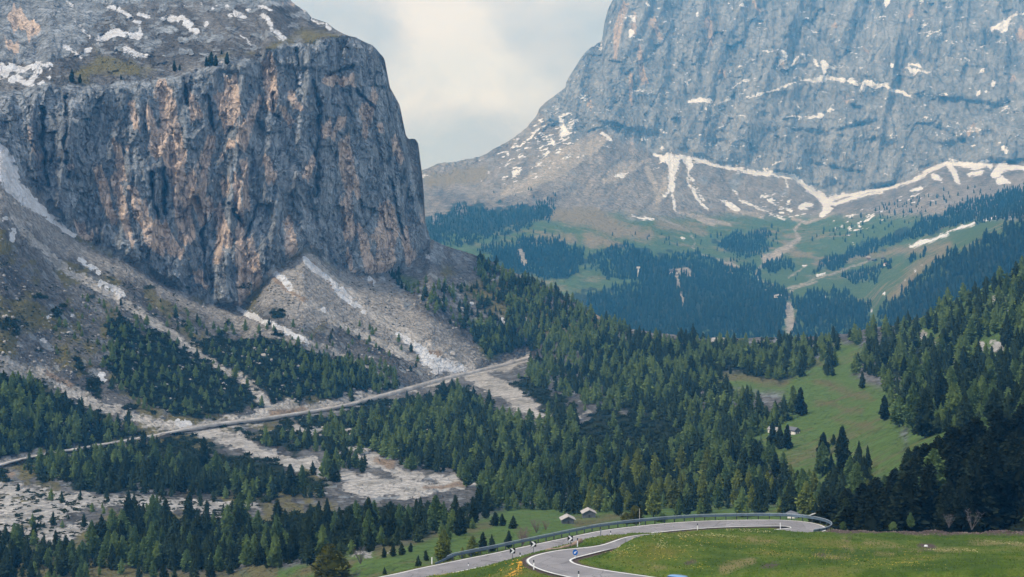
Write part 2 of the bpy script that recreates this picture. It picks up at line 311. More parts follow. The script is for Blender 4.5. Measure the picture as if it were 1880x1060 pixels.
A_['tan'] = np.minimum(np.maximum(caps(vx, vy, tan_l)+1.5, 9*ridged(vx/26, vy/130, 3, 77)+22*fbm(X/90, Y/110, 3, 81)-18), sd_cl-2)
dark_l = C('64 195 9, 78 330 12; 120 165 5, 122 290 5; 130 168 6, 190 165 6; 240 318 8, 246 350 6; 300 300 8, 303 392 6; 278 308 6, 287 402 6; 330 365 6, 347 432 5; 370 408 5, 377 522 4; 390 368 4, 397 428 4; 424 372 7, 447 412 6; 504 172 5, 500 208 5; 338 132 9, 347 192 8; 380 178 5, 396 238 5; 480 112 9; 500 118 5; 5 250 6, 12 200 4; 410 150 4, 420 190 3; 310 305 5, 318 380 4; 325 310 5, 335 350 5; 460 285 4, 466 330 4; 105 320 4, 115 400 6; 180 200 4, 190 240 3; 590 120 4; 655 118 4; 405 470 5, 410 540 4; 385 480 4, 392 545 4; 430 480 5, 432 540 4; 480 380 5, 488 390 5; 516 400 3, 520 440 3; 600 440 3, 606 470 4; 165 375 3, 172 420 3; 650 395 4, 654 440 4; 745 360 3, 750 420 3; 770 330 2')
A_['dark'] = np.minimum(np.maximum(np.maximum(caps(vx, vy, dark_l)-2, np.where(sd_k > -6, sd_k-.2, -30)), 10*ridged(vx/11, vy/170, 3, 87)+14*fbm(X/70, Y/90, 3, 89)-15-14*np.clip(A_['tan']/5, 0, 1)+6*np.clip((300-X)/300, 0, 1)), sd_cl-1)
snow_l = C('-150 150 30, -60 140 22, 20 128 10, 60 122 6, 92 119 3; 25 143 9, 52 155 6, 62 140 5, 70 128 5; 85 127 4; 88 143 3; 76 153 3, 68 157 2; 172 76 4, 190 72 6, 215 60 7, 232 66 4, 252 66 6, 258 50 3; 150 50 1.5, 165 68 2, 186 86 2; 200 14 3, 220 20 4, 245 36 3, 258 42 3; 257 25 3, 275 30 4; 296 26 3, 330 38 7, 345 45 6, 358 58 6; 310 30 2; 378 47 5; 374 58 2; 120 84 3, 148 104 3; 232 92 5, 250 98 5, 270 100 3; 165 92 5, 155 95 3; 120 3 1, 133 11 1.5; 133 32 1.2, 147 44 1.5; 443 66 1.5, 457 80 1.5; 479 30 3, 494 46 5, 497 54 3; 505 58 2, 518 74 4; 430 26 5, 450 28 3; 478 12 3, 494 19 3; 574 34 2, 602 51 3; 545 9 1.5, 560 19 1.5; 545 115 2, 548 130 3, 548 151 3; 390 18 3; 457 17 3; 370 10 2; 400 12 1.5; 417 14 2; 420 30 3; 340 12 1; -150 265 40, -60 268 28, 0 285 16, 10 305 19, 28 345 14, 60 378 9, 100 404 5, 136 430 2.5; 148 476 1.5, 180 500 2.5; 186 518 3, 208 528 5, 220 540 5; 130 490 1; 82 624 4; 192 694 6; 330 777 8, 345 780 5; 560 474 3, 575 490 4, 600 508 5, 618 530 6, 640 552 5, 668 572 3; 505 506 2, 535 526 3; 592 566 3; 730 617 2, 765 640 6, 790 658 11, 815 671 13, 838 678 8, 852 680 3; 800 682 6, 812 680 5; 430 565 1.5, 452 575 2.5, 480 590 3, 520 606 3.5, 562 630 2.5; 130 580 3; 20 420 1.5, 22 440 3; 10 405 4; 88 580 3; 675 512 2, 685 518 2; 925 590 3; 968 586 2; 912 600 2; 785 470 1.5; 865 553 2; 560 185 1')
A_['snow'] = caps(wx, wy, snow_l, 14)+np.where(Y > 250, 1.6, .2)-5*np.clip(fbm(X/9, Y/7, 3, 91)-.25, 0, 1)*4
grav_l = C('20 400 2, 60 445 4, 130 500 5, 215 545 5, 300 603 4, 350 640 3, 382 656 3; 388 660 3, 430 690 2; 436 692 4, 470 715 4, 500 752 6; -20 655 16, 30 680 13, 85 690 9, 150 732 9, 235 765 9, 300 782 10, 340 785 8; 560 625 2, 640 660 2, 700 690 2, 728 705 2; 500 505 5, 560 548 6, 610 582 6, 660 610 6, 720 645 7, 750 660 5; 570 470 6, 640 540 8, 700 590 8, 760 625 12, 830 668 12, 860 672 8; -150 890 14, 0 852 7, 60 838 5, 120 830 3, 250 812 3, 330 792 7, 400 780 8, 480 764 10, 560 752 8, 700 728 5, 800 704 4, 860 685 5, 930 670 6, 975 658 4; 470 758 10, 540 742 10; 600 737 5, 680 728 7; 330 790 12, 400 795 14, 425 805 14, 470 830 12, 530 848 12, 590 862 11, 650 885 11, 720 895 14, 790 893 10, 840 890 10, 885 888 6; 640 898 12, 740 905 10, 790 905 6; 618 835 1, 640 845 7, 700 850 14, 740 872 10, 770 880 9; 800 875 8, 850 890 9; 545 780 5, 560 795 3, 600 790 4; 645 822 4, 680 830 3; 865 692 12, 900 705 17, 940 728 15, 980 750 10, 1012 768 5, 1028 775 3; 830 690 6; 1040 775 3, 1083 757 3; 1012 810 3, 1005 825 3; 840 955 4, 845 965 3, 822 964 2; 895 940 2; -150 915 26, 0 898 14, 60 905 10, 150 916 7, 260 925 12, 360 928 10, 470 926 6; -60 940 40, 40 945 26, 110 935 20, 150 930 10; -100 980 30, 30 985 12, 110 975 12, 160 965 6; 95 1010 4, 140 980 6; 380 930 5, 405 945 6; 650 1020 4, 680 1018 4; 720 1012 5; 1315 622 9, 1330 622 9; 1215 632 5, 1235 632 4; 1690 615 10; 1720 640 8; 1800 640 10; 1830 640 12; 1750 660 8; 1825 555 8, 1850 560 8; 1668 700 6')
A_['gravel'] = caps(wx, wy, grav_l)+1.2+np.where((X < 540) & (Y < 752) & (Y > 380), 2.2, 0)-7*np.clip(fbm(X/8, Y/4, 3, 93), -.1, 1)*1.3+np.where(Y > 700, 9*fbm(X/22, Y/7, 4, 94)-1, 0)
A_['clay'] = caps(wx, wy, C('84 686 3, 100 692 7, 130 706 5; 770 645 3, 800 650 8, 830 668 3; 690 848 6, 720 852 9; 20 870 5; 490 505 2, 505 520 2; 780 895 4, 850 888 4; 505 515 3, 560 550 3; 575 480 3, 610 530 3; 430 560 5; 680 515 4; 1085 575 8, 1110 590 8; 560 755 8, 500 758 6'))
grass_p = PL('1300 690, 1340 680, 1430 700, 1500 660, 1545 628, 1590 640, 1560 690, 1640 720, 1660 760, 1660 870, 1560 900, 1480 890, 1360 830, 1340 790, 1440 770, 1440 720, 1330 715; 380 1100, 440 1050, 560 1035, 680 1010, 800 985, 860 960, 930 930, 1260 925, 1560 925, 1620 1100; 1075 600, 1140 620, 1130 650, 1080 640; 1640 600, 1700 575, 1760 545, 1900 480, 1900 560, 1700 640; 1700 640, 1900 560, 2040 600, 2040 900, 1650 850; -160 1010, 130 1000, 300 1060, 380 1095, -160 1100')
A_['grass'] = np.maximum(poly(wx, wy, grass_p), caps(wx, wy, C('735 515 6, 760 520 4; 880 600 14, 900 640 18')))
A_['drygrass'] = np.maximum(poly(wx, wy, PL('-160 1015, 120 1000, 300 1050, 470 1050, 420 1100, -160 1100; 100 150, 180 92, 265 108, 322 132, 270 142, 130 150; 380 100, 470 85, 560 45, 640 66, 560 84, 440 100, 380 118; 880 500, 960 540, 1060 600, 1040 630, 960 600, 880 560; 1080 560, 1140 600, 1120 620, 1060 590')),
    caps(wx, wy, C('1330 688 4, 1400 697 7, 1440 700 8; 1500 700 4, 1530 712 8, 1600 730 5; 1500 740 3, 1580 755 4; 1535 770 2, 1600 785 3; 700 1010 12, 740 995 6, 800 985 5; 860 975 6, 900 965 8; 560 1050 5, 640 1035 6; 1060 960 6, 1140 950 6; 970 600 10; 100 705 8, 150 730 6, 200 760 5; 170 640 12; 870 530 14, 930 570 12; 820 500 10; 960 985 8')))
scrub_p = PL('190 600, 240 575, 300 610, 390 620, 500 610, 600 650, 720 690, 745 715, 700 725, 560 742, 470 755, 400 772, 320 770, 260 745, 200 690; 430 785, 560 770, 640 745, 760 715, 830 705, 870 730, 960 790, 1040 790, 1100 740, 1240 770, 1260 830, 1200 900, 900 920, 860 880, 780 865, 690 835, 600 835, 500 830; 900 690, 960 690, 1080 740, 1060 770, 1000 765, 930 715; 60 840, 200 815, 330 800, 420 825, 560 870, 620 895, 560 908, 200 905, 60 890; -160 690, 30 690, 160 750, 270 800, 200 815, -160 870; 150 1000, 200 950, 340 945, 480 945, 620 930, 860 930, 860 975, 640 1020, 520 1045, 180 1040; 1050 640, 1200 620, 1520 625, 1480 700, 1350 690, 1200 800, 1100 720; 1210 740, 1440 760, 1360 830, 1500 910, 1560 930, 1000 935, 1150 830; 1560 640, 1900 560, 1900 1000, 1500 960, 1660 800, 1640 700')
A_['runnel'] = .7*fbm(fall/10, (X+Y)/190, 4, 311)+.5*fbm(fall/34, (X+Y)/260, 3, 317)
A_['pale'] = np.clip(poly(wx, wy, PL('500 505, 560 458, 625 500, 700 512, 760 560, 830 610, 890 655, 850 690, 800 690, 740 650, 640 600, 560 600, 480 560; 60 360, 140 440, 230 485, 300 525, 420 570, 520 610, 640 660, 600 660, 420 600, 250 520, 120 470, 0 390, -150 300, -150 260'))/24+.5+.5*fbm(X/30, Y/20, 3, 95), 0, 1)
A_['drygrass'] = np.maximum(A_['drygrass'], np.where((X < 620) & (Y > 420), 46*fbm(fall/40, (X+Y)/90, 4, 96)+14*fbm(X/12, Y/8, 3, 98)-9-np.clip(A_['pale']*30-6, 0, 30), -40))
A_['drygrass'] = np.minimum(A_['drygrass']-np.where(Y < 170, 9-14*fbm(X/22, Y/11, 4, 92), 0), np.where(Y > 200, -sd_cl, 40))
A_['scrub'] = np.minimum(np.maximum(poly(wx, wy, scrub_p)-7+26*fbm(X/36, Y/18, 4, 97), np.where((X < 560) & (Y > 480), 30*fbm(X/34, Y/17, 4, 99)-15+np.clip((Y-560)/14, -14, 4), -30)),
    -np.maximum(A_['gravel']+2, np.maximum(A_['grass'] if True else 0, A_['snow']+2)))
rock_c = (.245, .255, .275)
m_near = terrain_mat('alpine_ground', 1.0, (.345, .385, .43), (.168, .17, .172), (.125, .205, .056), (.185, .172, .085), (.80, .655, .555), (.085, .10, .13), (.60, .585, .57), (.024, .036, .021))
rK = [int(np.argmax(BC.seg >= k)) for k in range(5)]+[len(BC.Y)-1]
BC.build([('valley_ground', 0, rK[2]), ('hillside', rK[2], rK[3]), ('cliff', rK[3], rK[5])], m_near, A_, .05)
# ---- far massif and the valley in front of it
FX = np.arange(690, 2080.1, 2.0)
KA = [
 (PL('690 700, 2080 700')[0], PL('690 2300, 1560 2100, 1650 1900, 2080 1750')[0]),
 (PL('690 590, 1100 585, 1300 560, 1440 555, 1590 572, 1610 566, 1650 538, 1700 498, 1760 460, 1800 440, 1880 400, 2080 320')[0], PL('690 2750, 1000 2800, 1300 2750, 1450 2800, 1590 2650, 1620 2400, 1700 2350, 1880 2300, 2080 2200')[0]),
 (PL('690 440, 900 430, 1100 440, 1300 480, 1400 480, 1500 478, 1590 490, 1640 466, 1700 440, 1760 420, 1880 380, 2080 300')[0], PL('690 3300, 900 3350, 1100 3450, 1300 3450, 1500 3500, 1640 3300, 1750 3150, 1880 3000, 2080 2900')[0]),
 (PL('690 400, 900 375, 1000 365, 1150 385, 1300 408, 1450 405, 1600 385, 1700 358, 1880 338, 2080 290')[0], PL('690 3700, 900 3800, 1000 3850, 1300 4000, 1450 4150, 1600 4050, 1880 3900, 2080 3800')[0]),
 (PL('690 330, 774 330, 850 315, 920 290, 985 258, 1040 242, 1075 245, 1110 238, 1140 255, 1200 279, 1225 272, 1260 285, 1330 304, 1400 315, 1450 324, 1500 352, 1540 358, 1580 350, 1640 340, 1680 322, 1720 300, 1760 306, 1800 300, 1880 300, 2080 270')[0], PL('690 4200, 900 4450, 1000 4600, 1200 4650, 1500 4800, 1700 4750, 1880 4650, 2080 4600')[0]),
 (PL('690 322, 774 313, 806 300, 839 297, 883 287, 898 280, 913 271, 944 252, 967 234, 985 213, 990 200, 1005 186, 1038 161, 1040 151, 1046 140, 1069 102, 1089 84, 1105 77, 1107 60, 1110 41, 1116 18, 1125 0, 1135 -45, 2080 -45')[0], PL('690 4300, 885 4500, 985 4750, 1040 4850, 1105 5000, 1135 5120, 1500 5300, 2080 5250')[0])]
FA = Sheet(FX, KA, 2.0, rough=(4, 5))
X, Y = FA.X, FA.Y
wx = X+5*fbm(X/30, Y/26, 4, 103)+2.2*fbm(X/7, Y/7, 3, 105); wy = Y+5*fbm(X/30, Y/26, 4, 108)+2.2*fbm(X/7, Y/7, 3, 115)
vx = X+8*fbm(X/30, Y/90, 4, 121); vy = Y+18*fbm(X/12, Y/60, 3, 123)
far_rock = PL('985 205, 1040 150, 1069 95, 1100 60, 1120 -60, 2090 -60, 2090 270, 1880 302, 1800 300, 1760 308, 1720 300, 1680 322, 1640 340, 1580 351, 1540 360, 1500 354, 1450 325, 1400 316, 1330 305, 1260 286, 1225 273, 1200 280, 1150 262, 1130 258, 1110 236, 1075 250, 1050 262, 1035 235, 1010 232')
sd_r = poly(wx, wy, far_rock); env = np.clip(sd_r/10, 0, 1)
far_k = C('1350 95 4, 1348 150 6, 1345 180 4; 1290 105 4, 1295 170 4; 1260 100 4, 1255 125 4; 1440 20 4, 1442 75 5; 1405 10 3, 1412 65 3; 1425 40 3, 1430 75 3; 1500 60 4, 1505 75 8, 1530 80 8, 1540 110 3; 1490 0 4, 1495 50 4; 1395 45 4; 1345 70 7; 1690 60 4, 1688 105 5; 1835 95 4, 1830 150 4; 1465 60 4, 1470 80 3; 1540 20 3, 1545 55 3; 1170 95 3, 1180 130 3; 1140 180 4, 1120 200 5; 1735 10 4, 1740 50 3; 1660 205 7, 1665 230 6; 1700 180 6, 1735 190 6; 1325 205 9, 1320 215 8; 1560 195 7, 1580 200 6; 1400 215 7; 1540 240 6, 1600 225 9; 1440 235 4, 1550 250 4; 1490 300 5, 1590 318 7; 1720 235 5, 1770 260 4; 1650 120 3, 1660 200 2')
sd_fk = caps(vx, Y+3*fbm(X/10, Y/30, 3, 131), far_k, 14)
qx = X+5*fbm(X/40, Y/60, 3, 139); qy = Y+8*fbm(X/30, Y/30, 3, 140)
rel = 46*ridged(X/95+.45*Y/95, Y/420, 2, 141)+18*ridged((X+4*fbm(X/50, Y/120, 3, 142))/30+.25*Y/40, Y/200, 2, 144)+15*facets(qx/46+qy/260, qy/110, 147)+7*facets(qx/14-qy/200, qy/60, 150)+4.5*facets(qx/6, qy/10, 153)+9*fbm(X/24-Y/40, Y/18, 4, 154)+3*fbm(X/5, Y/5, 2, 155)
band = 26*np.tanh(2.5*np.sin(Y/17+3.5*fbm(X/90, Y/80, 3, 157)-X/260))*np.clip(fbm(X/70, Y/60, 3, 158)+.35, 0, 1)*np.clip((Y-120)/80, 0, 1)
FA.D = FA.D-env*(rel+band)+env*np.clip((sd_fk+2+6*fbm(X/14, Y/10, 3, 133))/9, 0, 1)*20
lo = 1-np.clip((sd_r+4)/10, 0, 1)
FA.D = FA.D-lo*(FA.D/4000)*(26*fbm(X/60, Y/34, 4, 161)+5*fbm(X/9, Y/7, 3, 165)+9*ridged((X*.8+Y*.6)/13, (Y)/60, 3, 168)*np.clip((410-Y)/60, 0, 1))
B_ = {}
B_['rock'] = np.maximum(sd_r, caps(wx, wy, C('1360 300 6, 1350 340 14; 1440 355 12; 1485 350 9; 1290 330 12; 1530 372 4; 1700 335 8; 1660 330 8; 1010 258 10'))-4)
B_['tan'] = np.minimum(np.maximum(caps(vx, vy, C('1150 0 6, 1135 60 8, 1130 100 5; 1175 90 5, 1180 130 6, 1190 155 5; 1160 140 6, 1158 190 5; 1168 30 4, 1165 70 4; 1300 40 6, 1305 80 4; 1200 40 6, 1215 70 5; 1390 10 6; 1670 25 6; 1535 55 5; 1860 150 6; 1085 200 4; 1325 130 6; 1590 90 5; 1785 235 6; 1690 95 4')), 14*fbm(X/40, Y/60, 3, 181)-9), sd_r-2)
B_['dark'] = np.minimum(np.maximum(sd_fk-5, 10*ridged(vx/16, vy/130, 3, 187)+14*fbm(X/70, Y/80, 3, 189)-12), sd_r-1)
far_snow = C('1200 283 2, 1215 290 5, 1228 286 9, 1238 298 9, 1236 315 7; 1235 318 5, 1232 345 4, 1220 362 2; 1238 330 4, 1234 360 2.5, 1240 385 3, 1244 390 1; 1258 292 6, 1265 305 6, 1262 318 3; 1260 315 2, 1266 335 3, 1278 358 3.5, 1290 375 3, 1300 386 3; 1266 320 1.5, 1280 345 1.5, 1292 366 1.5; 1240 286 3, 1290 297 4, 1330 307 4.5, 1390 318 4, 1440 323 4, 1462 326 3; 1458 326 3, 1478 340 4, 1500 358 7, 1522 372 10; 1515 365 8, 1520 384 9, 1508 395 4; 1528 362 5, 1560 358 4, 1600 350 4, 1640 345 3.5, 1665 336 2; 1525 376 3, 1550 368 3, 1575 360 4, 1590 354 4; 1560 366 1, 1600 358 2.5, 1632 346 3; 1348 350 1, 1362 370 2.5, 1395 385 2.5, 1440 402 1.5; 1326 368 2, 1342 378 6, 1356 385 4; 1412 366 2, 1425 374 1.5, 1450 388 2; 1468 384 5, 1480 378 7, 1490 376 4; 1440 325 1.5, 1444 345 1.5; 1352 305 2, 1354 320 1.5; 1405 310 3, 1410 325 1.5; 1160 394 1, 1178 400 2.2, 1198 402 2; 1250 438 3; 1130 326 2, 1145 323 4, 1152 318 3; 1480 372 3; 1700 320 4, 1722 308 5, 1740 300 5; 1742 302 6, 1752 318 5, 1762 338 3; 1745 300 5, 1785 306 6, 1812 299 6, 1818 305 5; 1800 315 6, 1780 322 3; 1715 324 6, 1728 330 4; 1830 318 9, 1845 303 8; 1838 330 7, 1852 336 3; 1850 308 5, 1880 309 4, 2080 280 4; 1670 352 2, 1690 346 3.5; 1660 338 2, 1700 322 3; 1370 179 1.5, 1400 171 2.5, 1430 162 3, 1460 154 2.5; 1470 150 3, 1490 145 3, 1520 143 5, 1550 148 4; 1512 114 5, 1516 132 3; 1512 118 4, 1535 124 5, 1552 122 2; 1562 148 4, 1576 154 3; 1586 168 5, 1592 152 7, 1608 158 5, 1625 154 4, 1640 164 3, 1672 174 3; 1437 94 3, 1442 104 3, 1428 124 2; 1452 118 2, 1464 108 3; 1474 102 3, 1480 108 2; 1494 110 2, 1504 121 2; 1660 122 2, 1675 130 4, 1698 133 3, 1718 132 1.5; 1668 118 3, 1684 118 3, 1690 124 3; 1682 134 4, 1680 142 1; 1708 138 2, 1712 132 1; 1265 188 1.5, 1288 184 5, 1308 185 3; 1320 188 2, 1338 180 4; 1344 162 2, 1360 154 3, 1372 150 3; 1632 2 5, 1628 12 3; 1606 32 1.5, 1622 28 2; 1690 3 3; 1658 4 2; 1692 52 1, 1700 42 2; 1822 54 4, 1840 52 8, 1848 40 5, 1862 28 3, 1880 24 3; 1845 46 3, 1862 42 2; 1815 36 1; 1736 74 1.5, 1748 80 2, 1758 74 1.5; 1776 112 3; 1800 132 3; 1824 152 6; 1796 176 3, 1798 166 1.5; 1812 168 2; 1504 214 5; 1524 206 4, 1530 202 2; 1636 118 3; 1842 274 6, 1850 280 3; 1025 214 3, 1030 228 5, 1038 242 8, 1030 248 6; 1016 224 1.5; 1105 244 5, 1120 258 3; 1090 82 3, 1104 88 3; 1106 82 3; 970 256 2, 982 246 1.5, 992 238 1; 965 262 1; 1060 288 2; 985 262 2; 1012 258 3, 1018 268 2; 955 290 3, 962 286 2; 945 322 3, 955 312 2; 895 318 3; 884 330 2; 903 300 1.5; 880 293 1; 775 324 1.5, 788 325 1; 990 295 1.5, 1004 284 2; 930 280 1.5; 1028 275 2; 1070 285 1.5; 1100 302 1; 1160 60 6, 1158 66 2; 1186 6 3, 1190 12 3; 1164 36 3; 1232 37 2, 1242 37 1; 1240 54 1; 1282 26 3; 1258 150 2, 1262 156 1.5; 1346 20 1.5, 1338 5 2; 1362 8 2; 1342 34 1; 1352 38 2; 1216 270 3; 1236 150 1; 1600 12 1; 1548 282 1; 1445 128 1; 1565 450 2; 1545 418 3; 1575 412 2; 1562 395 3, 1548 398 2; 1535 422 2; 1675 448 1, 1700 444 3, 1740 430 3; 1740 428 2, 1760 420 3, 1790 411 3; 1812 405 3, 1832 400 2; 1672 452 3, 1698 446 3; 1852 403 3; 1500 508 2, 1512 504 3; 1478 490 2; 1535 330 2; 1530 410 1.5; 1590 402 2, 1605 396 1.5; 1625 540 3; 1660 515 2; 1678 500 2; 1690 488 2; 1515 548 2; 1225 498 1; 1205 494 1.5; 1600 570 2')
B_['snow'] = caps(wx, wy, far_snow, 12)-.3
B_['snow'] = np.maximum(B_['snow'], np.minimum(9*fbm(X/8+Y/5, Y/4, 3, 331)-3.4, poly(X, Y, PL('900 280, 960 250, 1010 195, 1060 215, 1070 260, 1010 320, 930 345; 1395 360, 1470 350, 1490 400, 1400 400; 1550 395, 1700 350, 1720 370, 1560 430'))*.3))
B_['snow'] = np.maximum(B_['snow'], np.minimum(7*ridged(X/36+Y/16, Y/10-X/60, 3, 335)-6.0, np.clip(Y/8, 0, 9)+np.clip((230-Y)/9, -30, 0)+np.clip((X-1230)/20, -30, 0)))
B_['gravel'] = np.maximum(caps(X+2*fbm(X/12, Y/12, 3, 191), Y+2*fbm(X/12, Y/12, 3, 193), C('1470 410 2, 1458 420 2, 1466 436 2; 1468 438 3, 1452 450 4, 1425 468 8, 1405 474 7, 1402 484 3; 1400 485 1.5, 1394 496 2, 1388 505 3, 1392 514 1.5, 1420 524 1.5, 1405 532 1; 1438 532 2, 1452 529 1.6, 1500 512 1.2, 1560 492 1.2, 1602 477 1.2; 1452 535 3; 1500 518 1, 1452 532 1; 1480 488 .8, 1448 510 .8; 1210 400 .8, 1262 422 .8, 1276 446 1, 1270 456 1, 1282 466 1, 1320 478 1, 1372 494 1; 1244 390 2, 1280 398 3, 1340 412 2; 1285 402 5, 1310 412 4; 1340 385 4, 1400 398 4; 1455 402 3, 1480 410 3, 1530 392 2; 1370 325 2, 1365 350 1.5; 1230 498 4, 1260 500 8, 1272 505 3; 1243 510 5, 1246 530 4; 1250 540 3, 1256 560 2; 1448 560 7, 1450 580 8, 1452 605 8; 1445 545 4; 1000 365 2; 955 462 5, 965 490 6')),
    caps(wx, wy, C('1118 248 5, 1080 275 12, 1020 310 13, 960 340 10, 920 358 3; 1070 262 6, 1020 290 8, 990 305 5; 1195 290 2, 1150 318 5, 1110 335 4; 1160 300 5, 1120 318 6; 1225 330 3, 1205 380 5; 1190 310 4, 1204 350 4'))+1.5)
B_['grass'] = np.clip((Y-402)/1.1+10*fbm(X/45, Y/20, 4, 195)-np.clip((1000-X)/14, -3, 14), -40, 40)
B_['drygrass'] = caps(wx, wy, C('900 400 2, 1020 395 10, 1080 398 20, 1130 420 18, 1190 432 10; 1080 440 12, 1150 452 4; 1210 412 8, 1290 425 6; 1500 485 4, 1570 470 5, 1660 462 6, 1740 450 6; 1640 545 8, 1690 490 8, 1735 460 6; 1240 540 4; 1340 490 12; 1440 450 5, 1470 470 4; 790 330 12, 880 320 14; 960 445 4, 1050 440 8'))
B_['scrub'] = poly(wx, wy, PL('780 400, 850 375, 1000 372, 1020 400, 900 445, 780 440; 870 462, 960 440, 1050 455, 1080 480, 1040 512, 900 500; 1085 475, 1150 450, 1280 475, 1385 505, 1440 545, 1440 620, 1000 620, 1060 540, 1180 522; 1458 550, 1560 538, 1615 590, 1458 610; 1310 445, 1405 425, 1400 460, 1340 470; 1540 470, 1600 440, 1720 395, 1880 350, 2080 310, 2080 340, 1880 395, 1780 412, 1640 450; 1612 575, 1700 502, 1880 402, 2080 340, 2080 600, 1612 620'))-6+22*fbm(X/16, Y/10, 3, 197)
B_['clay'] = np.full(X.shape, -40.); B_['runnel'] = .6*fbm((X*.75+Y*.6)/9, (X-Y)/110, 4, 321)+.4*fbm((X-Y*.5)/12, Y/90, 3, 323); B_['pale'] = np.clip(.35+.5*fbm(X/30, Y/20, 3, 196), 0, 1)
for k in ('grass', 'drygrass', 'scrub', 'gravel'): B_[k] = np.minimum(B_[k], -sd_r-1 if k != 'gravel' else -sd_r+2)
m_far = terrain_mat('far_massif', .26, (.275, .29, .31), (.215, .20, .185), (.085, .135, .045), (.24, .205, .125), (.52, .43, .35), (.11, .125, .15), (.42, .39, .35), (.03, .042, .025), 1.0, (4.2, 4.0), .35, .78)
rF = [int(np.argmax(FA.seg >= k)) for k in range(5)]+[len(FA.Y)-1]
FA.build([('far_valley', 0, rF[3]), ('mountain', rF[3], rF[5])], m_far, B_, .06)
# ------------------------------------------------------------------ foreground: pass road and meadow
def resample(pts, n):
    p = np.array(pts, float); d = np.r_[0, np.cumsum(np.linalg.norm(np.diff(p, axis=0), axis=1))]; t = np.linspace(0, d[-1], n)
    q = np.stack([np.interp(t, d, p[:, i]) for i in range(p.shape[1])], 1); return q, d[-1]
def chaikin(pts, it=2):
    p = np.array(pts, float)
    for _ in range(it):
        q = np.empty((2*len(p)-2, p.shape[1])); q[0::2] = .75*p[:-1]+.25*p[1:]; q[1::2] = .25*p[:-1]+.75*p[1:]; p = np.vstack([p[:1], q, p[-1:]])
    return p
def arc(cx, cy, r, a0, a1, n): return [(cx+r*math.cos(math.radians(a0+(a1-a0)*i/n)), cy+r*math.sin(math.radians(a0+(a1-a0)*i/n))) for i in range(n+1)]
L1 = chaikin([(-27, 181), (-20.5, 189), (-16.5, 192.4), (-13.1, 196.6), (-9.6, 200.2), (-6.2, 203.8), (-2.6, 207.4), (0, 210.4), (5, 215.8), (10.2, 221.4), (14.5, 226), (23, 231.2), (30, 234), (35.7, 235), (41, 235.4)]+arc(43.5, 228.3, 7, 88, -75, 9))
R1 = chaikin([(-22.5, 176), (-16.5, 184.5), (-12.8, 188.5), (-8.8, 192.5), (-5.6, 196), (-2.2, 199.4), (1.4, 203), (4, 206), (9, 211.2), (14, 216.6), (18.5, 221), (25.5, 225.2), (31.5, 227.6), (36, 228.6), (41, 229.1)]+arc(43.5, 228.1, 1.1, 88, -75, 5))
L2 = chaikin([(46, 221.6), (43.5, 221), (34, 211), (26, 197), (19, 184), (14, 175.4), (10.5, 170), (7.9, 166.9)], 2).tolist()+chaikin([(7.9, 166.9), (7.0, 165.6), (7.0, 164.4), (7.6, 162.8), (10.2, 159.9), (15.6, 156.2), (23, 151), (31, 146), (42, 141), (64, 134)], 3).tolist()
R2 = chaikin([(44, 227.4), (41.5, 226.3), (36, 221.5), (28, 210), (20, 196), (14.4, 183), (12.2, 177), (10.3, 173.6), (6.8, 172), (4.7, 170.6), (2.6, 168.2), (1.5, 165.7), (1.7, 163.2), (2.5, 160.8), (3.9, 158.4), (5.8, 156.2), (11, 151), (18, 145.3), (27, 140), (38, 135), (60, 128)], 3).tolist()
N1 = 150
l1, _ = resample(L1, N1); r1, _ = resample(R1, N1)
def paired(Lp, Rp, cuts):
    """pair the two edges piecewise so that the bends stay square to the road"""
    a = np.array(Lp); b = np.array(Rp); Lo = []; Ro = []
    for (pa, pb, n), (qa, qb, _) in zip(cuts, cuts[1:]):
        i0, i1 = [int(np.argmin(np.hypot(*(a-np.array(q)).T))) for q in (pa, qa)]; j0, j1 = [int(np.argmin(np.hypot(*(b-np.array(q)).T))) for q in (pb, qb)]
        Lo.append(resample(a[i0:i1+1], n)[0][:-1]); Ro.append(resample(b[j0:j1+1], n)[0][:-1])
    Lo.append(a[-1:]); Ro.append(b[-1:]); return np.vstack(Lo), np.vstack(Ro)
l2, r2 = paired(L2, R2, [(L2[0], R2[0], 70), ((10.5, 170), (10.3, 173.6), 14), ((7.0, 165.4), (4.7, 170.6), 26), ((7.2, 163.6), (2.5, 160.8), 14), ((10.2, 159.9), (5.8, 156.2), 50), (L2[-1], R2[-1], 2)])
c2 = (l2+r2)/2; s2 = np.r_[0, np.cumsum(np.linalg.norm(np.diff(c2, axis=0), axis=1))]
iap = int(np.argmin(np.hypot(c2[:, 0]-8.5, c2[:, 1]-171)))
tt = np.clip(s2/s2[iap], 0, 1); z2 = -41+7.5*tt*tt*(3-2*tt)
z1 = np.full(N1, -41.0)
rs = []
for l, r, z in ((l1, r1, z1), (l2, r2, z2)):
    for k in np.linspace(0, 1, 6): q = l*(1-k)+r*k; rs.append(np.c_[q, z])
rs = np.vstack(rs)
ctl = []
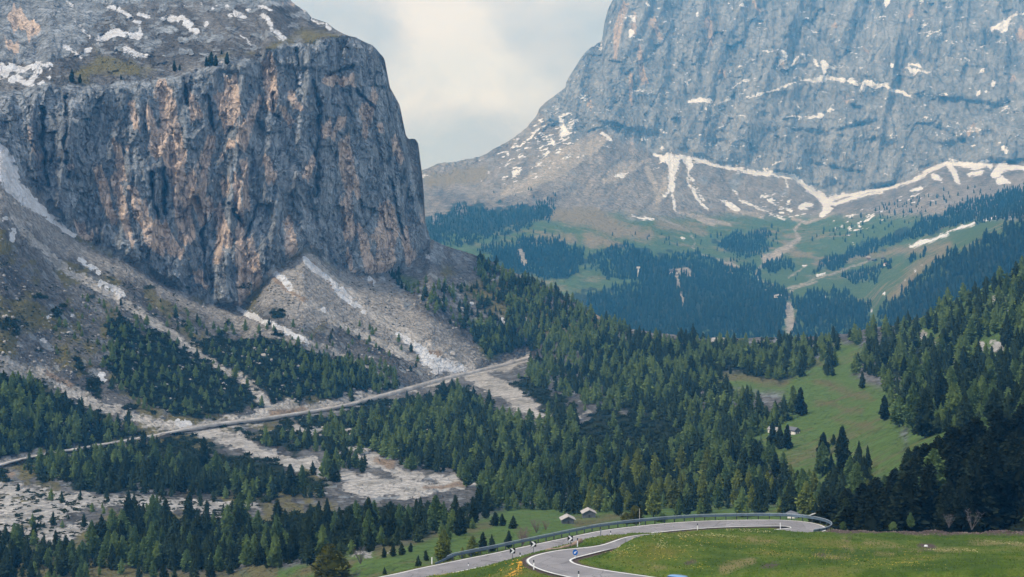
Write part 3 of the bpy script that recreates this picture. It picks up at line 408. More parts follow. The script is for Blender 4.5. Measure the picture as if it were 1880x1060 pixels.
for px, py, d in ((1075, 1022, 167), (1095, 1005, 168.6), (1130, 984, 170.5), (1162, 977.5, 174), (1194, 975, 178), (1230, 976, 182), (1300, 976.5, 190), (1370, 976, 196), (1430, 976, 200), (1500, 979, 203), (1550, 984, 205), (1600, 986, 206), (1700, 990, 205), (1800, 987, 205), (1880, 985, 203), (1980, 982, 202), (2080, 978, 202),
    (1200, 1030, 166), (1300, 1030, 165), (1400, 1030, 163), (1600, 1030, 160), (1880, 1030, 158), (1980, 1030, 158), (1300, 1060, 153), (1400, 1060, 149), (1600, 1060, 141), (1880, 1060, 133), (1300, 1000, 178), (1400, 1000, 181), (1500, 1004, 182), (1700, 1010, 180), (1880, 1008, 178),
    (940, 1035, 172), (900, 1041, 185), (860, 1048, 189), (790, 1062, 181), (900, 1060, 168), (975, 1058, 156), (960, 1035, 163.5), (1044, 1009, 174)):
    ctl.append(P(px, py, d))
ctl += [(x, y, z) for x, y, z in ((-30, 160, -36), (-20, 150, -33.5), (0, 140, -31), (0, 115, -28), (30, 115, -25.5), (60, 110, -23.5), (100, 105, -21), (100, 150, -28), (-36, 200, -62), (-28, 203, -52), (-22, 208, -50), (-14, 214, -49), (-5, 222, -49), (3, 228, -49), (10, 235, -50), (22, 243, -51), (34, 247, -52), (45, 245, -51), (55, 240, -50), (58, 228, -44.5), (70, 228, -45), (85, 226, -44), (105, 222, -43), (70, 240, -53), (90, 238, -53), (108, 235, -53), (0, 252, -60), (40, 258, -62), (100, 254, -64), (-36, 225, -70))]
ctl = np.array(ctl)
def rbf_fit(p):
    n = len(p); D = np.hypot(p[:, None, 0]-p[None, :, 0], p[:, None, 1]-p[None, :, 1]); A = np.zeros((n+3, n+3)); A[:n, :n] = -D-np.eye(n)*.3
    A[:n, n] = 1; A[:n, n+1:] = p[:, :2]; A[n:, :n] = A[:n, n:].T; return np.linalg.solve(A, np.r_[p[:, 2], 0, 0, 0])
W_ = rbf_fit(ctl)
def nat(x, y):
    z = W_[-3]+W_[-2]*x+W_[-1]*y
    for (a, b, _), w in zip(ctl, W_): z = z-w*np.hypot(x-a, y-b)
    return z
def fg_height(x, y):
    x = np.asarray(x, float); y = np.asarray(y, float); sh = x.shape; xf = x.ravel(); yf = y.ravel()
    best = np.full(xf.shape, 1e9); bz = np.zeros(xf.shape)
    for q in rs[::2]:
        dd = np.hypot(xf-q[0], yf-q[1]); m = dd < best; best[m] = dd[m]; bz[m] = q[2]
    n = nat(xf, yf)+.28*fbm(xf/7, yf/7, 4, 201)+.07*fbm(xf/1.3, yf/1.3, 3, 203)+.5*fbm(xf/22, yf/22, 2, 205)
    w = np.clip((best-1.0)/2.6, 0, 1); w = w*w*(3-2*w)
    return (bz*(1-w)+n*w-.05*(1-w)).reshape(sh), best.reshape(sh)
gx = np.arange(-36, 108.1, .42); gy = np.arange(104, 258.1, .42); GX, GY = np.meshgrid(gx, gy); GZ, GB = fg_height(GX, GY)
# rubble bank at the far rim of the meadow
def ppx(x, y): return x/y*F+CX
rim = [(x, 209.5+1.2*math.sin(x*.31), 1) for x in np.arange(47, 96, 3.0)]
sdr = caps(GX, GY, [[(a, b, 2.0) for a, b, _ in rim]], 6)
GZ += np.clip((sdr+1.5)/3, 0, 1)*(.55+.9*np.clip(fbm(GX/5, GY/5, 3, 211)+.3, 0, 1)+.25*fbm(GX/1.2, GY/1.2, 3, 213))
def gz(x, y):
    i = min(max((y-gy[0])/.42, 0), len(gy)-1.001); j = min(max((x-gx[0])/.42, 0), len(gx)-1.001); a, b = int(i), int(j); u, v = i-a, j-b
    return float((GZ[a, b]*(1-v)+GZ[a, b+1]*v)*(1-u)+(GZ[a+1, b]*(1-v)+GZ[a+1, b+1]*v)*u)
def fg_at(px, py, d0=100, d1=256):
    """where the sight line through a photo point meets the foreground ground"""
    for d in np.arange(d0, d1, .25):
        x, y, z = P(px, py, d)
        if gx[0] < x < gx[-1] and z < gz(x, y): return (x, d, gz(x, y))
    x, y, z = P(px, py, 200); return (x, y, gz(x, y))
GPX = GX/GY*F+CX; GPY = HY-GZ/GY*F; nz = 6*fbm(GX/2.5, GY/4, 3, 221)
mA = {'dirt': np.maximum(np.maximum(sdr*8, caps(GPX, GPY, C('1555 992 2, 1560 985 4; 1490 1018 1, 1510 1018 3; 1690 1003 5, 1710 1003 6; 1400 1040 2, 1425 1037 4; 1260 1035 1, 1275 1030 2; 1540 980 3, 1570 976 3'), 20)+nz), 14-GB*20),
      'drypatch': caps(GPX, GPY, C('1548 985 4, 1556 993 4; 1540 1000 2, 1565 1008 3; 1590 997 2, 1640 1003 3, 1690 1012 2; 1500 1022 2, 1560 1023 3; 1610 1016 2, 1640 1018 2; 1370 989 2, 1400 995 2, 1425 998 2; 1780 995 4, 1880 1000 4; 1720 1010 3, 1760 1010 2; 1330 1045 8, 1380 1030 5; 1555 1051 2, 1575 1051 3; 1700 1055 3; 1200 1040 4, 1220 1042 4'), 20)+nz}
t = NT('meadow_grass'); p = t.pos(); b = t.noise(p, .09, 4, .5); m = t.noise(p, .6, 6, .65); f = t.noise(p, 4.5, 5, .7)
c = t.mix(t.ramp(m, .3, .7), (.074, .136, .016), (.128, .20, .027)); c = t.mix(t.ramp(t.math('ADD', b, t.math('MULTIPLY', m, .4)), .62, .92), c, (.15, .155, .035)); c = t.mix(t.math('MULTIPLY', t.ramp(b, .58, .40), .6), c, (.035, .065, .012)); c = t.mul(c, t.lin(f, .25, .75, .6, 1.4))
dr = t.math('ADD', t.attr('drypatch'), t.math('MULTIPLY', t.math('SUBTRACT', f, .5), 18)); c = t.mix(t.math('MULTIPLY', t.ramp(dr, -5, 5), .8), c, (.27, .22, .10))
di = t.math('ADD', t.attr('dirt'), t.math('MULTIPLY', t.math('SUBTRACT', f, .5), 16)); c = t.mix(t.ramp(di, -4, 4), c, t.mul((.10, .075, .065), t.lin(f, .25, .75, .5, 1.6)))
m_meadow = t.out(c, .95, t.bump(t.math('ADD', f, t.math('MULTIPLY', m, 1.5)), .35, .9), 0, .1)
R_, C_ = GX.shape; ii = np.arange(R_*C_).reshape(R_, C_); fc = np.stack([ii[:-1, :-1], ii[:-1, 1:], ii[1:, 1:], ii[1:, :-1]], -1).reshape(-1, 4)
tag(link('meadow', mesh_np('meadow', np.stack([GX, GY, GZ], -1).reshape(-1, 3), fc, m_meadow, True, {k: v.ravel() for k, v in mA.items()})), kind='structure')
# asphalt
t = NT('asphalt'); p = t.pos(); a = t.noise(p, .35, 5, .6); f = t.noise(p, 9, 4, .7); cr = t.vor(p, .22, 'DISTANCE_TO_EDGE'); w = t.noise(t.scale(p, .1, .3, 1), 1, 4)
c = t.mix(t.ramp(a, .3, .7), (.205, .195, .20), (.275, .262, .265)); c = t.mul(c, t.lin(f, .3, .7, .86, 1.14)); pt = t.vor(t.scale(p, .16, .07, 1), 1, 'F1', 'Color'); ps = t.n('ShaderNodeSeparateColor'); t.set(ps.inputs[0], pt); c = t.mul(c, t.lin(ps.outputs[0], 0, 1, .84, 1.1)); c = t.mix(t.math('MULTIPLY', t.ramp(cr, .016, .004), .5), c, (.07, .068, .07)); c = t.mix(t.math('MULTIPLY', t.ramp(w, .58, .7), .4), c, (.16, .155, .16))
m_asph = t.out(c, t.lin(a, .3, .7, .8, .92), t.bump(f, .01), 0, .25)
m_line = simple('road_paint', (.72, .71, .66), .7, .18, .9)
def strip(name, l, r, z, mat, kind='structure', parent=None, nx=5):
    n = len(l); k = np.linspace(0, 1, nx); V = []
    for q in k: V.append(np.c_[l*(1-q)+r*q, z])
    V = np.stack(V, 1).reshape(-1, 3); i = np.arange(n*nx).reshape(n, nx); fc = np.stack([i[:-1, :-1], i[:-1, 1:], i[1:, 1:], i[1:, :-1]], -1).reshape(-1, 4)
    o = link(name, mesh_np(name, V, fc, mat, True), parent)
    return tag(o, kind=kind) if not parent else o
lj = np.vstack([l1[:-2], l2[3:]]); rj = np.vstack([r1[:-2], r2[3:]]); zj = np.r_[z1[:-2], z2[3:]]
road = strip('road', lj, rj, zj+.05, m_asph)
u = (rj-lj)/np.maximum(np.linalg.norm(rj-lj, axis=1), .5)[:, None]
tl = np.gradient(lj, axis=0); tl /= np.maximum(np.linalg.norm(tl, axis=1), 1e-6)[:, None]; nl = np.c_[tl[:, 1], -tl[:, 0]]
tr = np.gradient(rj, axis=0); tr /= np.maximum(np.linalg.norm(tr, axis=1), 1e-6)[:, None]; nr = np.c_[-tr[:, 1], tr[:, 0]]
strip('edge_line', lj+nl*.12, lj+nl*.36, zj+.06, m_line, parent=road, nx=2); strip('edge_line', rj+nr*.36, rj+nr*.12, zj+.06, m_line, parent=road, nx=2)
# guard rail along the outer edge
m_steel = simple('galvanised_steel', (.105, .155, .205), .5, .25, 1.2, .35, .5); m_tube = simple('galvanised_tube', (.36, .42, .47), .45, .15, 1.2, .4, .5); m_post = simple('rail_post_steel', (.06, .075, .085), .7, .25, 2, .2)
gl = lj-nl*.75; gs = np.r_[0, np.cumsum(np.linalg.norm(np.diff(gl, axis=0), axis=1))]
i0 = int(np.argmin(np.abs(gl[:N1, 0]+10.8))); i1 = int(np.argmin(np.hypot(gl[:, 0]-46.2, gl[:, 1]-220.2)))
gp, glen = resample(gl[i0:i1+1], int((gs[i1]-gs[i0])/.6)); gt = np.gradient(gp, axis=0); gt /= np.linalg.norm(gt, axis=1)[:, None]; gn = np.c_[gt[:, 1], -gt[:, 0]]
hgt = -41+.04+.82*np.clip(np.arange(len(gp))*.6/4.2+.12, 0, 1)
rail = thing('guard_rail', 'bluish steel crash barrier curving round the outer edge of the road bend', 'guard rail', (float(gp[0, 0]), float(gp[0, 1]), -41))
def rel_(o, root):
    o.parent = root; o.matrix_parent_inverse = Matrix.Identity(4); o.location = -Vector(root.location); return o
prof = [(.0, -.28), (.05, -.26), (.06, -.22), (.0, -.16), (.0, -.12), (.06, -.07), (.05, -.02), (0, 0), (-.03, 0), (-.02, -.06), (-.03, -.15), (-.02, -.24), (-.03, -.30)]
V = []; 
for k in range(len(gp)):
    for a, b in prof: V.append((gp[k, 0]+gn[k, 0]*(a+.1), gp[k, 1]+gn[k, 1]*(a+.1), hgt[k]+b*1.15))
n = len(prof); fc = [(k*n+i, k*n+(i+1) % n, (k+1)*n+(i+1) % n, (k+1)*n+i) for k in range(len(gp)-1) for i in range(n)]
rel_(link('rail', mesh_np('rail', np.array(V), np.array(fc), m_steel, False)), rail)
b = MB(); b.tube([(gp[k, 0]-gn[k, 0]*.02, gp[k, 1]-gn[k, 1]*.02, hgt[k]+.10) for k in range(4, len(gp), 2)], .055, 6); rel_(b.obj('top_tube', m_tube), rail)
for k in range(3, len(gp), 3):
    b = MB(); x, y = gp[k]-gn[k]*.06; zt = hgt[k]+.06; b.box((x, y, (zt-42.2)/2), (.13, .11, zt+42.2), math.atan2(gt[k, 1], gt[k, 0])); rel_(b.obj('post', m_post), rail)
# signs
m_white = simple('white_reflective', (.78, .79, .80), .5, .06, 6); m_black = simple('black_plastic', (.014, .014, .018), .5, .2, 6); m_pole = simple('grey_pole', (.16, .17, .19), .5, .15, 5, .6)
m_blue = simple('blue_sign_face', (.01, .12, .45), .45, .08, 5); m_grey = simple('grey_sign_back', (.22, .26, .31), .5, .1, 5, .5)
def chevron_sign(px, py_base, d, py_c, label):
    x, y, _ = P(px, py_base, d); z = gz(x, y); zc = -(py_c-HY)/F*d; s = .33
    r = thing('chevron_sign', label, 'road sign', (x, y, z), 0, 'chevron signs on the outside of the bend')
    MB().tube([(0, .03, -.2), (0, .03, zc-z+.25)], .035, 8).obj('pole', m_pole, r)
    h = zc-z; p = MB().box((0, -.02, h), (2*s, .03, 2*s)).obj('panel', m_black, r, bevel=.008)
    b = MB(); yf = -.04; wv = .26
    for sg in (1, -1): b.prism([(-s+.04, yf, h+sg*(s-.03)), (-s+.04+wv, yf, h+sg*(s-.03)), (s-.06, yf, h), (s-.06-wv, yf, h)], (0, 0, 0), (0, .008, 0))
    b.obj('chevron', m_white, p)
chevron_sign(941, 1031, 172, 1011.5, 'first black and white chevron sign, above the orange flower patch left of the hairpin')
chevron_sign(979.5, 1017, 171.5, 999, 'black and white chevron sign at the top edge of the hairpin between two others')
chevron_sign(1047, 1005, 174.2, 988.5, 'black and white chevron sign standing behind the fallen log')
def round_sign(px, py, d, py_c, label, back=False):
    x, y, _ = P(px, py, d); z = gz(x, y); h = -(py_c-HY)/F*d-z
    r = thing('round_sign', label, 'road sign', (x, y, z), math.radians(75) if back else 0)
    MB().tube([(0, .04, -.2), (0, .04, h+.1)], .04, 8).obj('pole', m_pole if back else m_white, r)
    b = MB(); ring = [(.3*math.cos(a), -.02, h+.34*math.sin(a)) for a in np.linspace(0, 2*math.pi, 24, endpoint=False)]; b.prism(ring, (0, 0, 0), (0, .03, 0))
    q = b.obj('disc', m_grey if back else m_blue, r)
    if not back:                                      # white arrow pointing down to the left
        c, s = math.cos(math.radians(225)), math.sin(math.radians(225)); T = lambda u, v: (u*c-v*s, -.035, h+u*s+v*c)
        MB().prism([T(-.2, -.045), T(.02, -.045), T(.02, -.13), T(.21, 0), T(.02, .13), T(.02, .045), T(-.2, .045)], (0, 0, 0), (0, .01, 0)).obj('arrow', m_white, q)
round_sign(1056, 1027, 166.4, 1014.5, 'small blue disc sign with white arrow at the tip of the inner kerb line')
round_sign(1103, 992, 213, 975.5, 'grey sign seen edge on with thin pole in front of the guard rail', True)
m_red = simple('red_reflector', (.45, .02, .02), .4, .1, 5)
def delineator(px, py, label, d=None, h=1.05, cap=True, lean=0):
    x, y, z = P(px, py, d) if d else fg_at(px, py); z = gz(x, y)
    r = thing('delineator_post', label, 'road post', (x, y, z), 0, 'white delineator posts along the road'); r.rotation_euler = (0, math.radians(lean), random.uniform(-.4, .4))
    prof = [(-.07, -.05, 0), (.07, -.05, 0), (.05, .06, 0), (-.05, .06, 0)]
    MB().prism(prof, (0, 0, -.15), (0, 0, h*(.72 if cap else 1))).obj('post', m_white, r)
    if cap:
        c = MB().prism([(a*1.04, b_*1.04, 0) for a, b_, _ in prof], (0, 0, h*.72), (0, 0, h)).obj('cap', m_black, r)
        MB().box((0, -.058, h*.84), (.05, .01, .10)).obj('reflector', m_grey, c)
for a in ((957, 1024.5, 'tilted white post between the first and second chevron signs', 170.5, 1.0, True, -9), (980, 1045, 'white post with black cap on the outer line of the near hairpin', 160.6), (1060, 1006.5, 'white post with black cap beside the end of the fallen log', 173.8), (1062.5, 1066, 'white post with black cap cut by the bottom edge of the photo', 154.6),
          (1121, 985.5, 'small white post on the inner verge right of the edge-on sign', 219.9), (1280.5, 971.5, 'white post with black cap, first of three along the far straight', 226.3), (1372.5, 972, 'white post with black cap, middle of three along the far straight', 226.6), (1432.5, 973.5, 'plain white post without cap before the guard rail bend', 226.2, 1.15, False),
          (793, 1039, 'thin white post just before the start of the guard rail', 200.6, 1.2, False), (860, 1037, 'low dark-topped post on the grass edge of the lower road', 198.4, .5)): delineator(a[0], a[1], a[2], *a[3:])
m_wood = simple('weathered_wood', (.30, .215, .16), .85, .35, 2.5, 0, .2, .02); m_pale = simple('pale_wood', (.46, .42, .36), .8, .3, 3)
x, y, z = P(1038, 1007, 175.5); z = gz(x, y)
lg = thing('fallen_log', 'long bare tree trunk lying on the verge between the two roads', 'log', (x, y, z)); q0 = Vector(P(1003, 1012, 173)); q1 = Vector(P(1067, 1001, 177.5)); ax = [q0.lerp(q1, i/8) for i in range(9)]
MB().tube([Vector((v.x-x, v.y-y, gz(v.x, v.y)-z+.24+.05*math.sin(i*1.9))) for i, v in enumerate(ax)], [.17, .2, .21, .22, .23, .25, .26, .28, .3], 10).obj('trunk', m_wood, lg, smooth=True)
MB().tube([(ax[6].x-x, ax[6].y-y, .4), (ax[6].x-x-.3, ax[6].y-y-.5, .8)], [.07, .03], 6).obj('branch_stub', m_wood, lg)
x, y, _ = P(1174, 955, 245); wp = thing('snow_pole', 'tall pale wooden snow pole behind the guard rail by the yellow shrub', 'pole', (x, y, gz(x, y)))
zt = -(934-HY)/F*245-gz(x, y); MB().tube([(0, 0, -.3), (.02, 0, zt)], [.06, .045], 8).obj('pole', m_pale, wp); MB().box((0, -.05, zt*.75), (.1, .02, .35)).obj('band', m_white, wp)
x, y, z = fg_at(1700, 1004); MB_ = MB().box((x, y, z+.1), (.5, .4, .22), .3, .6).obj('pale_stone', simple('white_stone', (.7, .7, .68), .8), bevel=.04); tag(MB_, 'single white stone on the dark patch of the meadow near the rubble bank', 'stone')
# car on the near road, only its roof inside the picture
m_car = NT('light_blue_paint'); tx = m_car.objc(); m_car = m_car.out((.16, .33, .58), .35, None, .2, .5, **{'Coat Weight': .6}); m_glass = simple('car_glass', (.02, .03, .035), .12, .1, 2, 0, .6); m_tyre = simple('tyre', (.02, .02, .02), .85); m_rim = simple('wheel_rim', (.4, .41, .42), .4, .1, 4, .8)
x, y = 17.9, 149.6; car = thing('parked_car', 'light blue car of which only the roof shows at the bottom edge', 'car', (x, y, -33.44), math.radians(-35))
def loft(secs, name, mat, parent, smooth=True):
    V = []; n = len(secs[0]); 
    for s_ in secs: V += s_
    fs = [(k*n+i, k*n+(i+1) % n, (k+1)*n+(i+1) % n, (k+1)*n+i) for k in range(len(secs)-1) for i in range(n)]+[tuple(range(n))[::-1], tuple(range((len(secs)-1)*n, len(secs)*n))]
    b = MB(); b.add(V, fs); return b.obj(name, mat, parent, smooth=smooth)
def sec(xx, w, z0, z1, tp): return [(xx, -w, z0), (xx, -w*1.02, (z0+z1)/2), (xx, -w*tp, z1-.05), (xx, -w*tp*.85, z1), (xx, w*tp*.85, z1), (xx, w*tp, z1-.05), (xx, w*1.02, (z0+z1)/2), (xx, w, z0)]
body = loft([sec(-2.0, .78, .35, .75, .95), sec(-1.8, .84, .25, .92, .95), sec(-.9, .86, .22, .95, .95), sec(.5, .86, .22, .95, .95), sec(1.5, .84, .24, .86, .93), sec(1.95, .74, .32, .66, .9)], 'body', m_car, car)
loft([sec(-1.78, .76, .88, .98, .9), sec(-1.45, .76, .9, 1.36, .8), sec(-.6, .77, .9, 1.44, .78), sec(.25, .77, .9, 1.42, .78), sec(.95, .76, .9, .98, .9)], 'windows', m_glass, car)
loft([[(a, -w, zz), (a, 0, zz+.05), (a, w, zz), (a, w, zz-.03), (a, -w, zz-.03)] for a, w, zz in ((-1.5, .58, 1.385), (-1.3, .62, 1.425), (-.5, .64, 1.465), (.15, .62, 1.45), (.4, .55, 1.39))], 'roof', m_car, car)
for sx in (-1.25, 1.25):
    for sy in (-.8, .8):
        wv = MB().tube([(sx, sy-.1, .31), (sx, sy+.1, .31)], .31, 18).obj('tyre', m_tyre, car); MB().tube([(sx, sy-.11, .31), (sx, sy+.11, .31)], .19, 12).obj('rim', m_rim, wv)
for sy in (-.6, .6): MB().box((1.93, sy, .6), (.08, .26, .14)).obj('headlight', m_white, car)
MB().tube([(-1.35, .1, 1.43), (-1.5, .1, 1.62)], .012, 5).obj('aerial', m_black, car)
# ------------------------------------------------------------------ trees
def leaf_mat(name, dark, light, warm=None, trans=.2):
    t = NT(name); ti = t.attr('tint'); n = t.noise(t.objc(), 1.3, 4, .6); oi = t.n('ShaderNodeObjectInfo').outputs['Random']
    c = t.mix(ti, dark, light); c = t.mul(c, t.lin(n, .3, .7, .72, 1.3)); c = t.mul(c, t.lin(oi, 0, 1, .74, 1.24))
    if warm: c = t.mix(t.math('MULTIPLY', t.ramp(oi, .55, 1), .55), c, warm)
    d = t.n('ShaderNodeBsdfDiffuse'); t.set(d.inputs[0], c); s = t.n('ShaderNodeBsdfTranslucent'); t.set(s.inputs[0], c); mx = t.n('ShaderNodeMixShader'); mx.inputs[0].default_value = trans
    t.t.links.new(d.outputs[0], mx.inputs[1]); t.t.links.new(s.outputs[0], mx.inputs[2]); o = t.n('ShaderNodeOutputMaterial'); t.t.links.new(mx.outputs[0], o.inputs[0]); return t.m
m_pine = leaf_mat('pine_needles', (.024, .038, .020), (.055, .082, .040))
m_larch = leaf_mat('larch_needles', (.068, .115, .044), (.175, .26, .095), (.17, .225, .065), .3)
m_warm = leaf_mat('yellow_sunlit_larch_needles', (.11, .14, .032), (.28, .33, .085), None, .3); m_olive = leaf_mat('olive_larch_needles', (.06, .068, .018), (.16, .165, .042))  # first: yellowish larch, brightened so the sun patch is in the colour
m_pine_shade = leaf_mat('shaded_pine_needles', (.014, .020, .012), (.033, .046, .026))  # darker copy of the pine needles, shade of the near wood painted in
m_bark = simple('bark', (.09, .075, .065), .9, .35, 2.5); m_greybark = simple('grey_bark', (.13, .12, .12), .9, .3, 2)
def crown(kind, n, seed, core=9, twig=1.0):
    """unit-height conifer crown: sprays of needles round a branching core -> verts, tris, tint"""
    r = np.random.default_rng(seed)
    if kind == 'pine': R0, pw, h0 = .185, .62, .05
    elif kind == 'spruce': R0, pw, h0 = .20, .9, .03
    elif kind == 'larch': R0, pw, h0 = .20, .66, .07
    else: R0, pw, h0 = .40, .5, .04
    ph = r.uniform(0, 6.28, 5); lob = r.uniform(.05, .22, 5)
    def R(h, a):
        base = R0*np.clip((1-h)/.62, 0, 1)**pw*np.clip((h-h0+.06)/.12, .35, 1)
        q = 1+lob[0]*np.sin(a+ph[0]+h*5)+lob[1]*np.sin(2*a+ph[1]-h*9)+lob[2]*np.sin(3*a+ph[2]+h*14)+.10*np.sin(h*(26 if kind != 'larch' else 34)+ph[3])
        return base*q
    h = h0+(1-h0)*r.random(n)**1.12; a = r.uniform(0, 2*np.pi, n); f = np.sqrt(r.uniform(.28, 1.05, n)); rr = R(h, a)*f
    L = (R(h, a)*.42+.016)*r.uniform(.7, 1.35, n)*(320/max(n, 120))**.22*twig
    droop = {'pine': .05, 'spruce': -.35, 'larch': -.05}.get(kind, .25)+r.normal(0, .28, n)
    ca, sa = np.cos(a), np.sin(a); b = np.stack([ca*rr*.72, sa*rr*.72, h], 1)
    a2 = a+r.normal(0, .35, n); dirv = np.stack([np.cos(a2), np.sin(a2), droop], 1); dirv /= np.linalg.norm(dirv, axis=1)[:, None]
    side = np.cross(dirv, np.array([0, 0, 1.0])); side /= np.linalg.norm(side, axis=1)[:, None]; upv = np.cross(side, dirv)
    ro = r.uniform(-1.2, 1.2, n)[:, None]; s2 = side*np.cos(ro)+upv*np.sin(ro)
    wd = (L*r.uniform(.26, .46, n))[:, None]; L = L[:, None]
    v = np.stack([b, b+dirv*L*.5+s2*wd+upv*L*.05, b+dirv*L*1.12, b+dirv*L*.5-s2*wd+upv*L*.05], 1).reshape(-1, 3)
    i = np.arange(n)[:, None]*4; tri = np.concatenate([i+np.array([0, 1, 2]), i+np.array([0, 2, 3])], 0)
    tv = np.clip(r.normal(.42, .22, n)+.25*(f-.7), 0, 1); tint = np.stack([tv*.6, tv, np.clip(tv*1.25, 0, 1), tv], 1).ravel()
    # inner mass of twigs
    hs = np.linspace(h0, .97, 7); cv = []; 
    for k, hh in enumerate(hs):
        for q in range(core): an = 2*np.pi*q/core+k*.4; rd = R(np.array([hh]), np.array([an]))[0]*(.58+.25*r.random()); cv.append((math.cos(an)*rd, math.sin(an)*rd, hh+r.normal(0, .012)))
    cv = np.array(cv); ct = []
    for k in range(len(hs)-1):
        for q in range(core): x0, x1 = k*core+q, k*core+(q+1) % core; ct += [(x0, x1, x1+core), (x0, x1+core, x0+core)]
    ct = np.array(ct)+len(v)
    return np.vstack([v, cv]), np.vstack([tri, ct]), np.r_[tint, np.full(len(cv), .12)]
def trunk_mesh(name, mat, H=1.0, r0=.016):
    b = MB(); b.tube([(0, 0, -.04), (0, 0, .1), (.004, 0, .45), (0, .003, .9)], [r0*1.2, r0, r0*.7, r0*.2], 7)
    for k in range(5): a = k*2.3; h = .08+.05*k; b.tube([(0, 0, h), (math.cos(a)*.07, math.sin(a)*.07, h+.012)], [r0*.28, r0*.08], 4)
    return b.mesh(name, mat)
def crown_me(kind, n, seed, mat, **k):
    v, f, t_ = crown(kind, n, seed, **k); return mesh_np('crown', v, f, mat, False, {'tint': t_})
PROTO = {}
for kind, mat in (('pine', m_pine), ('stone', m_pine_shade), ('spruce', m_pine), ('larch', m_larch), ('warm', m_warm)):  # 'stone' is the pine crown with shade-darkened needles
    gk = {'warm': 'larch', 'stone': 'pine'}.get(kind, kind)  # 'stone' uses the pine crown, only its needles are darkened for shade
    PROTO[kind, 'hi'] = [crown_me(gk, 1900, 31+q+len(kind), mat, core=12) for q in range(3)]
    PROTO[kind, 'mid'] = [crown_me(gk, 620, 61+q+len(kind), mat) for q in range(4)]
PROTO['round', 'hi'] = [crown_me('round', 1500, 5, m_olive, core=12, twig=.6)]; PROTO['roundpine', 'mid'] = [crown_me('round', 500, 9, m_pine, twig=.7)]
TRUNK = trunk_mesh('trunk', m_bark)
def plant_tree(kind, lod, loc, H, label, group, wide=1.0, name=None):
    nm = name or {'pine': 'pine_tree', 'stone': 'pine_tree', 'spruce': 'pine_tree', 'larch': 'larch_tree', 'warm': 'larch_tree', 'round': 'larch_tree', 'roundpine': 'pine_tree'}[kind]  # 'stone' is a pine with shade put into its colour
    r = thing(nm, label, 'tree', loc, random.uniform(0, 6.28), group); r.scale = (H*wide, H*wide, H)
    link('crown', random.choice(PROTO[kind, lod]), r); link('trunk', TRUNK, r); return r
def sample(sheet, attr, px, py):
    c = int(round((px-sheet.xs[0])/(sheet.xs[1]-sheet.xs[0]))); c = min(max(c, 0), len(sheet.xs)-1); r = len(sheet.Y)-1-np.searchsorted(sheet.Y[::-1, c], py); r = min(max(r, 0), len(sheet.Y)-1); return attr[r, c]
def inside(pl, x, y):
    ins = False
    for (x0, y0), (x1, y1) in zip(pl, pl[1:]+pl[:1]):
        if (y0 > y) != (y1 > y) and x < (x1-x0)*(y-y0)/(y1-y0)+x0: ins = not ins
    return ins
def scatter(sheet, pl, dens, hr, holes=(), avoid=(), kx=.30, ky=.20, edge=10, seed=0):
    """trees as (px,py,d,H): spacing follows the size a tree has at that distance"""
    rg = np.random.default_rng(abs(seed+int(pl[0][0])*7+int(pl[0][1]))); xs = [q[0] for q in pl]; ys = [q[1] for q in pl]; out = np.zeros((0, 4)); o = []
    x0, x1, y0, y1 = min(xs)-edge, max(xs)+edge, min(ys)-edge, max(ys)+edge
    dm = sheet.dep((x0+x1)/2, (y0+y1)/2); hm = sum(hr)/2*F/dm; ncand = int((x1-x0)*(y1-y0)/(kx*hm*ky*hm)*dens*3.2)+20
    PX = rg.uniform(x0, x1, ncand); PY = rg.uniform(y0, y1, ncand); jx = PX+edge*fbm(PX/18, PY/18, 2, 301); jy = PY+edge*.6*fbm(PX/18, PY/18, 2, 303)
    ax = np.zeros(ncand); ay = np.zeros(ncand); ah = np.zeros(ncand); cnt = 0
    for px, py, qx, qy in zip(PX, PY, jx, jy):
        if not inside(pl, qx, qy) or any(inside(h, qx, qy) for h in holes): continue
        if py < sheet.top(px)+1: continue
        if rg.random() > dens and dens < .5: continue
        if any(sample(sheet, A, px, py) > lim for A, lim in avoid): continue
        d = sheet.dep(px, py); H = rg.uniform(*hr)*rg.choice([1, 1, 1, 1.15, .72, .5]); h = H*F/d; sc_ = 1/max(min(dens, 1), .2)**.5 if dens < 1 else 1/dens**.5
        if cnt:
            q = ((ax[:cnt]-px)/(kx*h*sc_))**2+((ay[:cnt]-py)/(ky*h*sc_))**2
            if q.min() < 1: continue
        ax[cnt], ay[cnt] = px, py; cnt += 1; o.append((px, py, d, H))
    return o
near = []   # (px,py,d,H,kind,region)
def forest(region, pl, dens, larch, hr, holes=(), avoid=None, seed=0, **k):
    if region == 'scree trees': k['edge'] = 28
    hr = (hr[0]*.72, hr[1]*.76)
    av = avoid if avoid is not None else ((A_['snow'], -3), (A_['gravel'], -1))
    for px, py, d, H in scatter(BC, pl, dens, hr, holes, av, seed=seed, **k):
        n = vnoise(np.array([px/45.]), np.array([py/30.]), 333)[0]*.35+larch; rr = random.random()
        kind = 'larch' if rr < n else ('pine' if random.random() < .6 else 'spruce')
        if kind == 'larch' and region == 'wood' and py > 862 and px > 1040 and random.random() < .45: kind = 'warm'  # front rows take the painted sun-patch colour
        near.append([px, py, d, H, kind, region])
def G(t): return PL(t)
basin = G('1060 745, 1190 755, 1270 795, 1260 825, 1150 850, 1060 820; 940 690, 1000 720, 1070 735, 1085 765, 1000 772, 930 720; 560 775, 640 760, 700 800, 640 830, 540 815')
mead = G('1322 690, 1345 676, 1420 700, 1490 690, 1500 655, 1545 628, 1590 638, 1560 690, 1600 715, 1615 760, 1655 820, 1660 860, 1610 890, 1560 850, 1500 900, 1480 830, 1420 850, 1370 805, 1400 800, 1450 770, 1478 735, 1440 715, 1380 712')
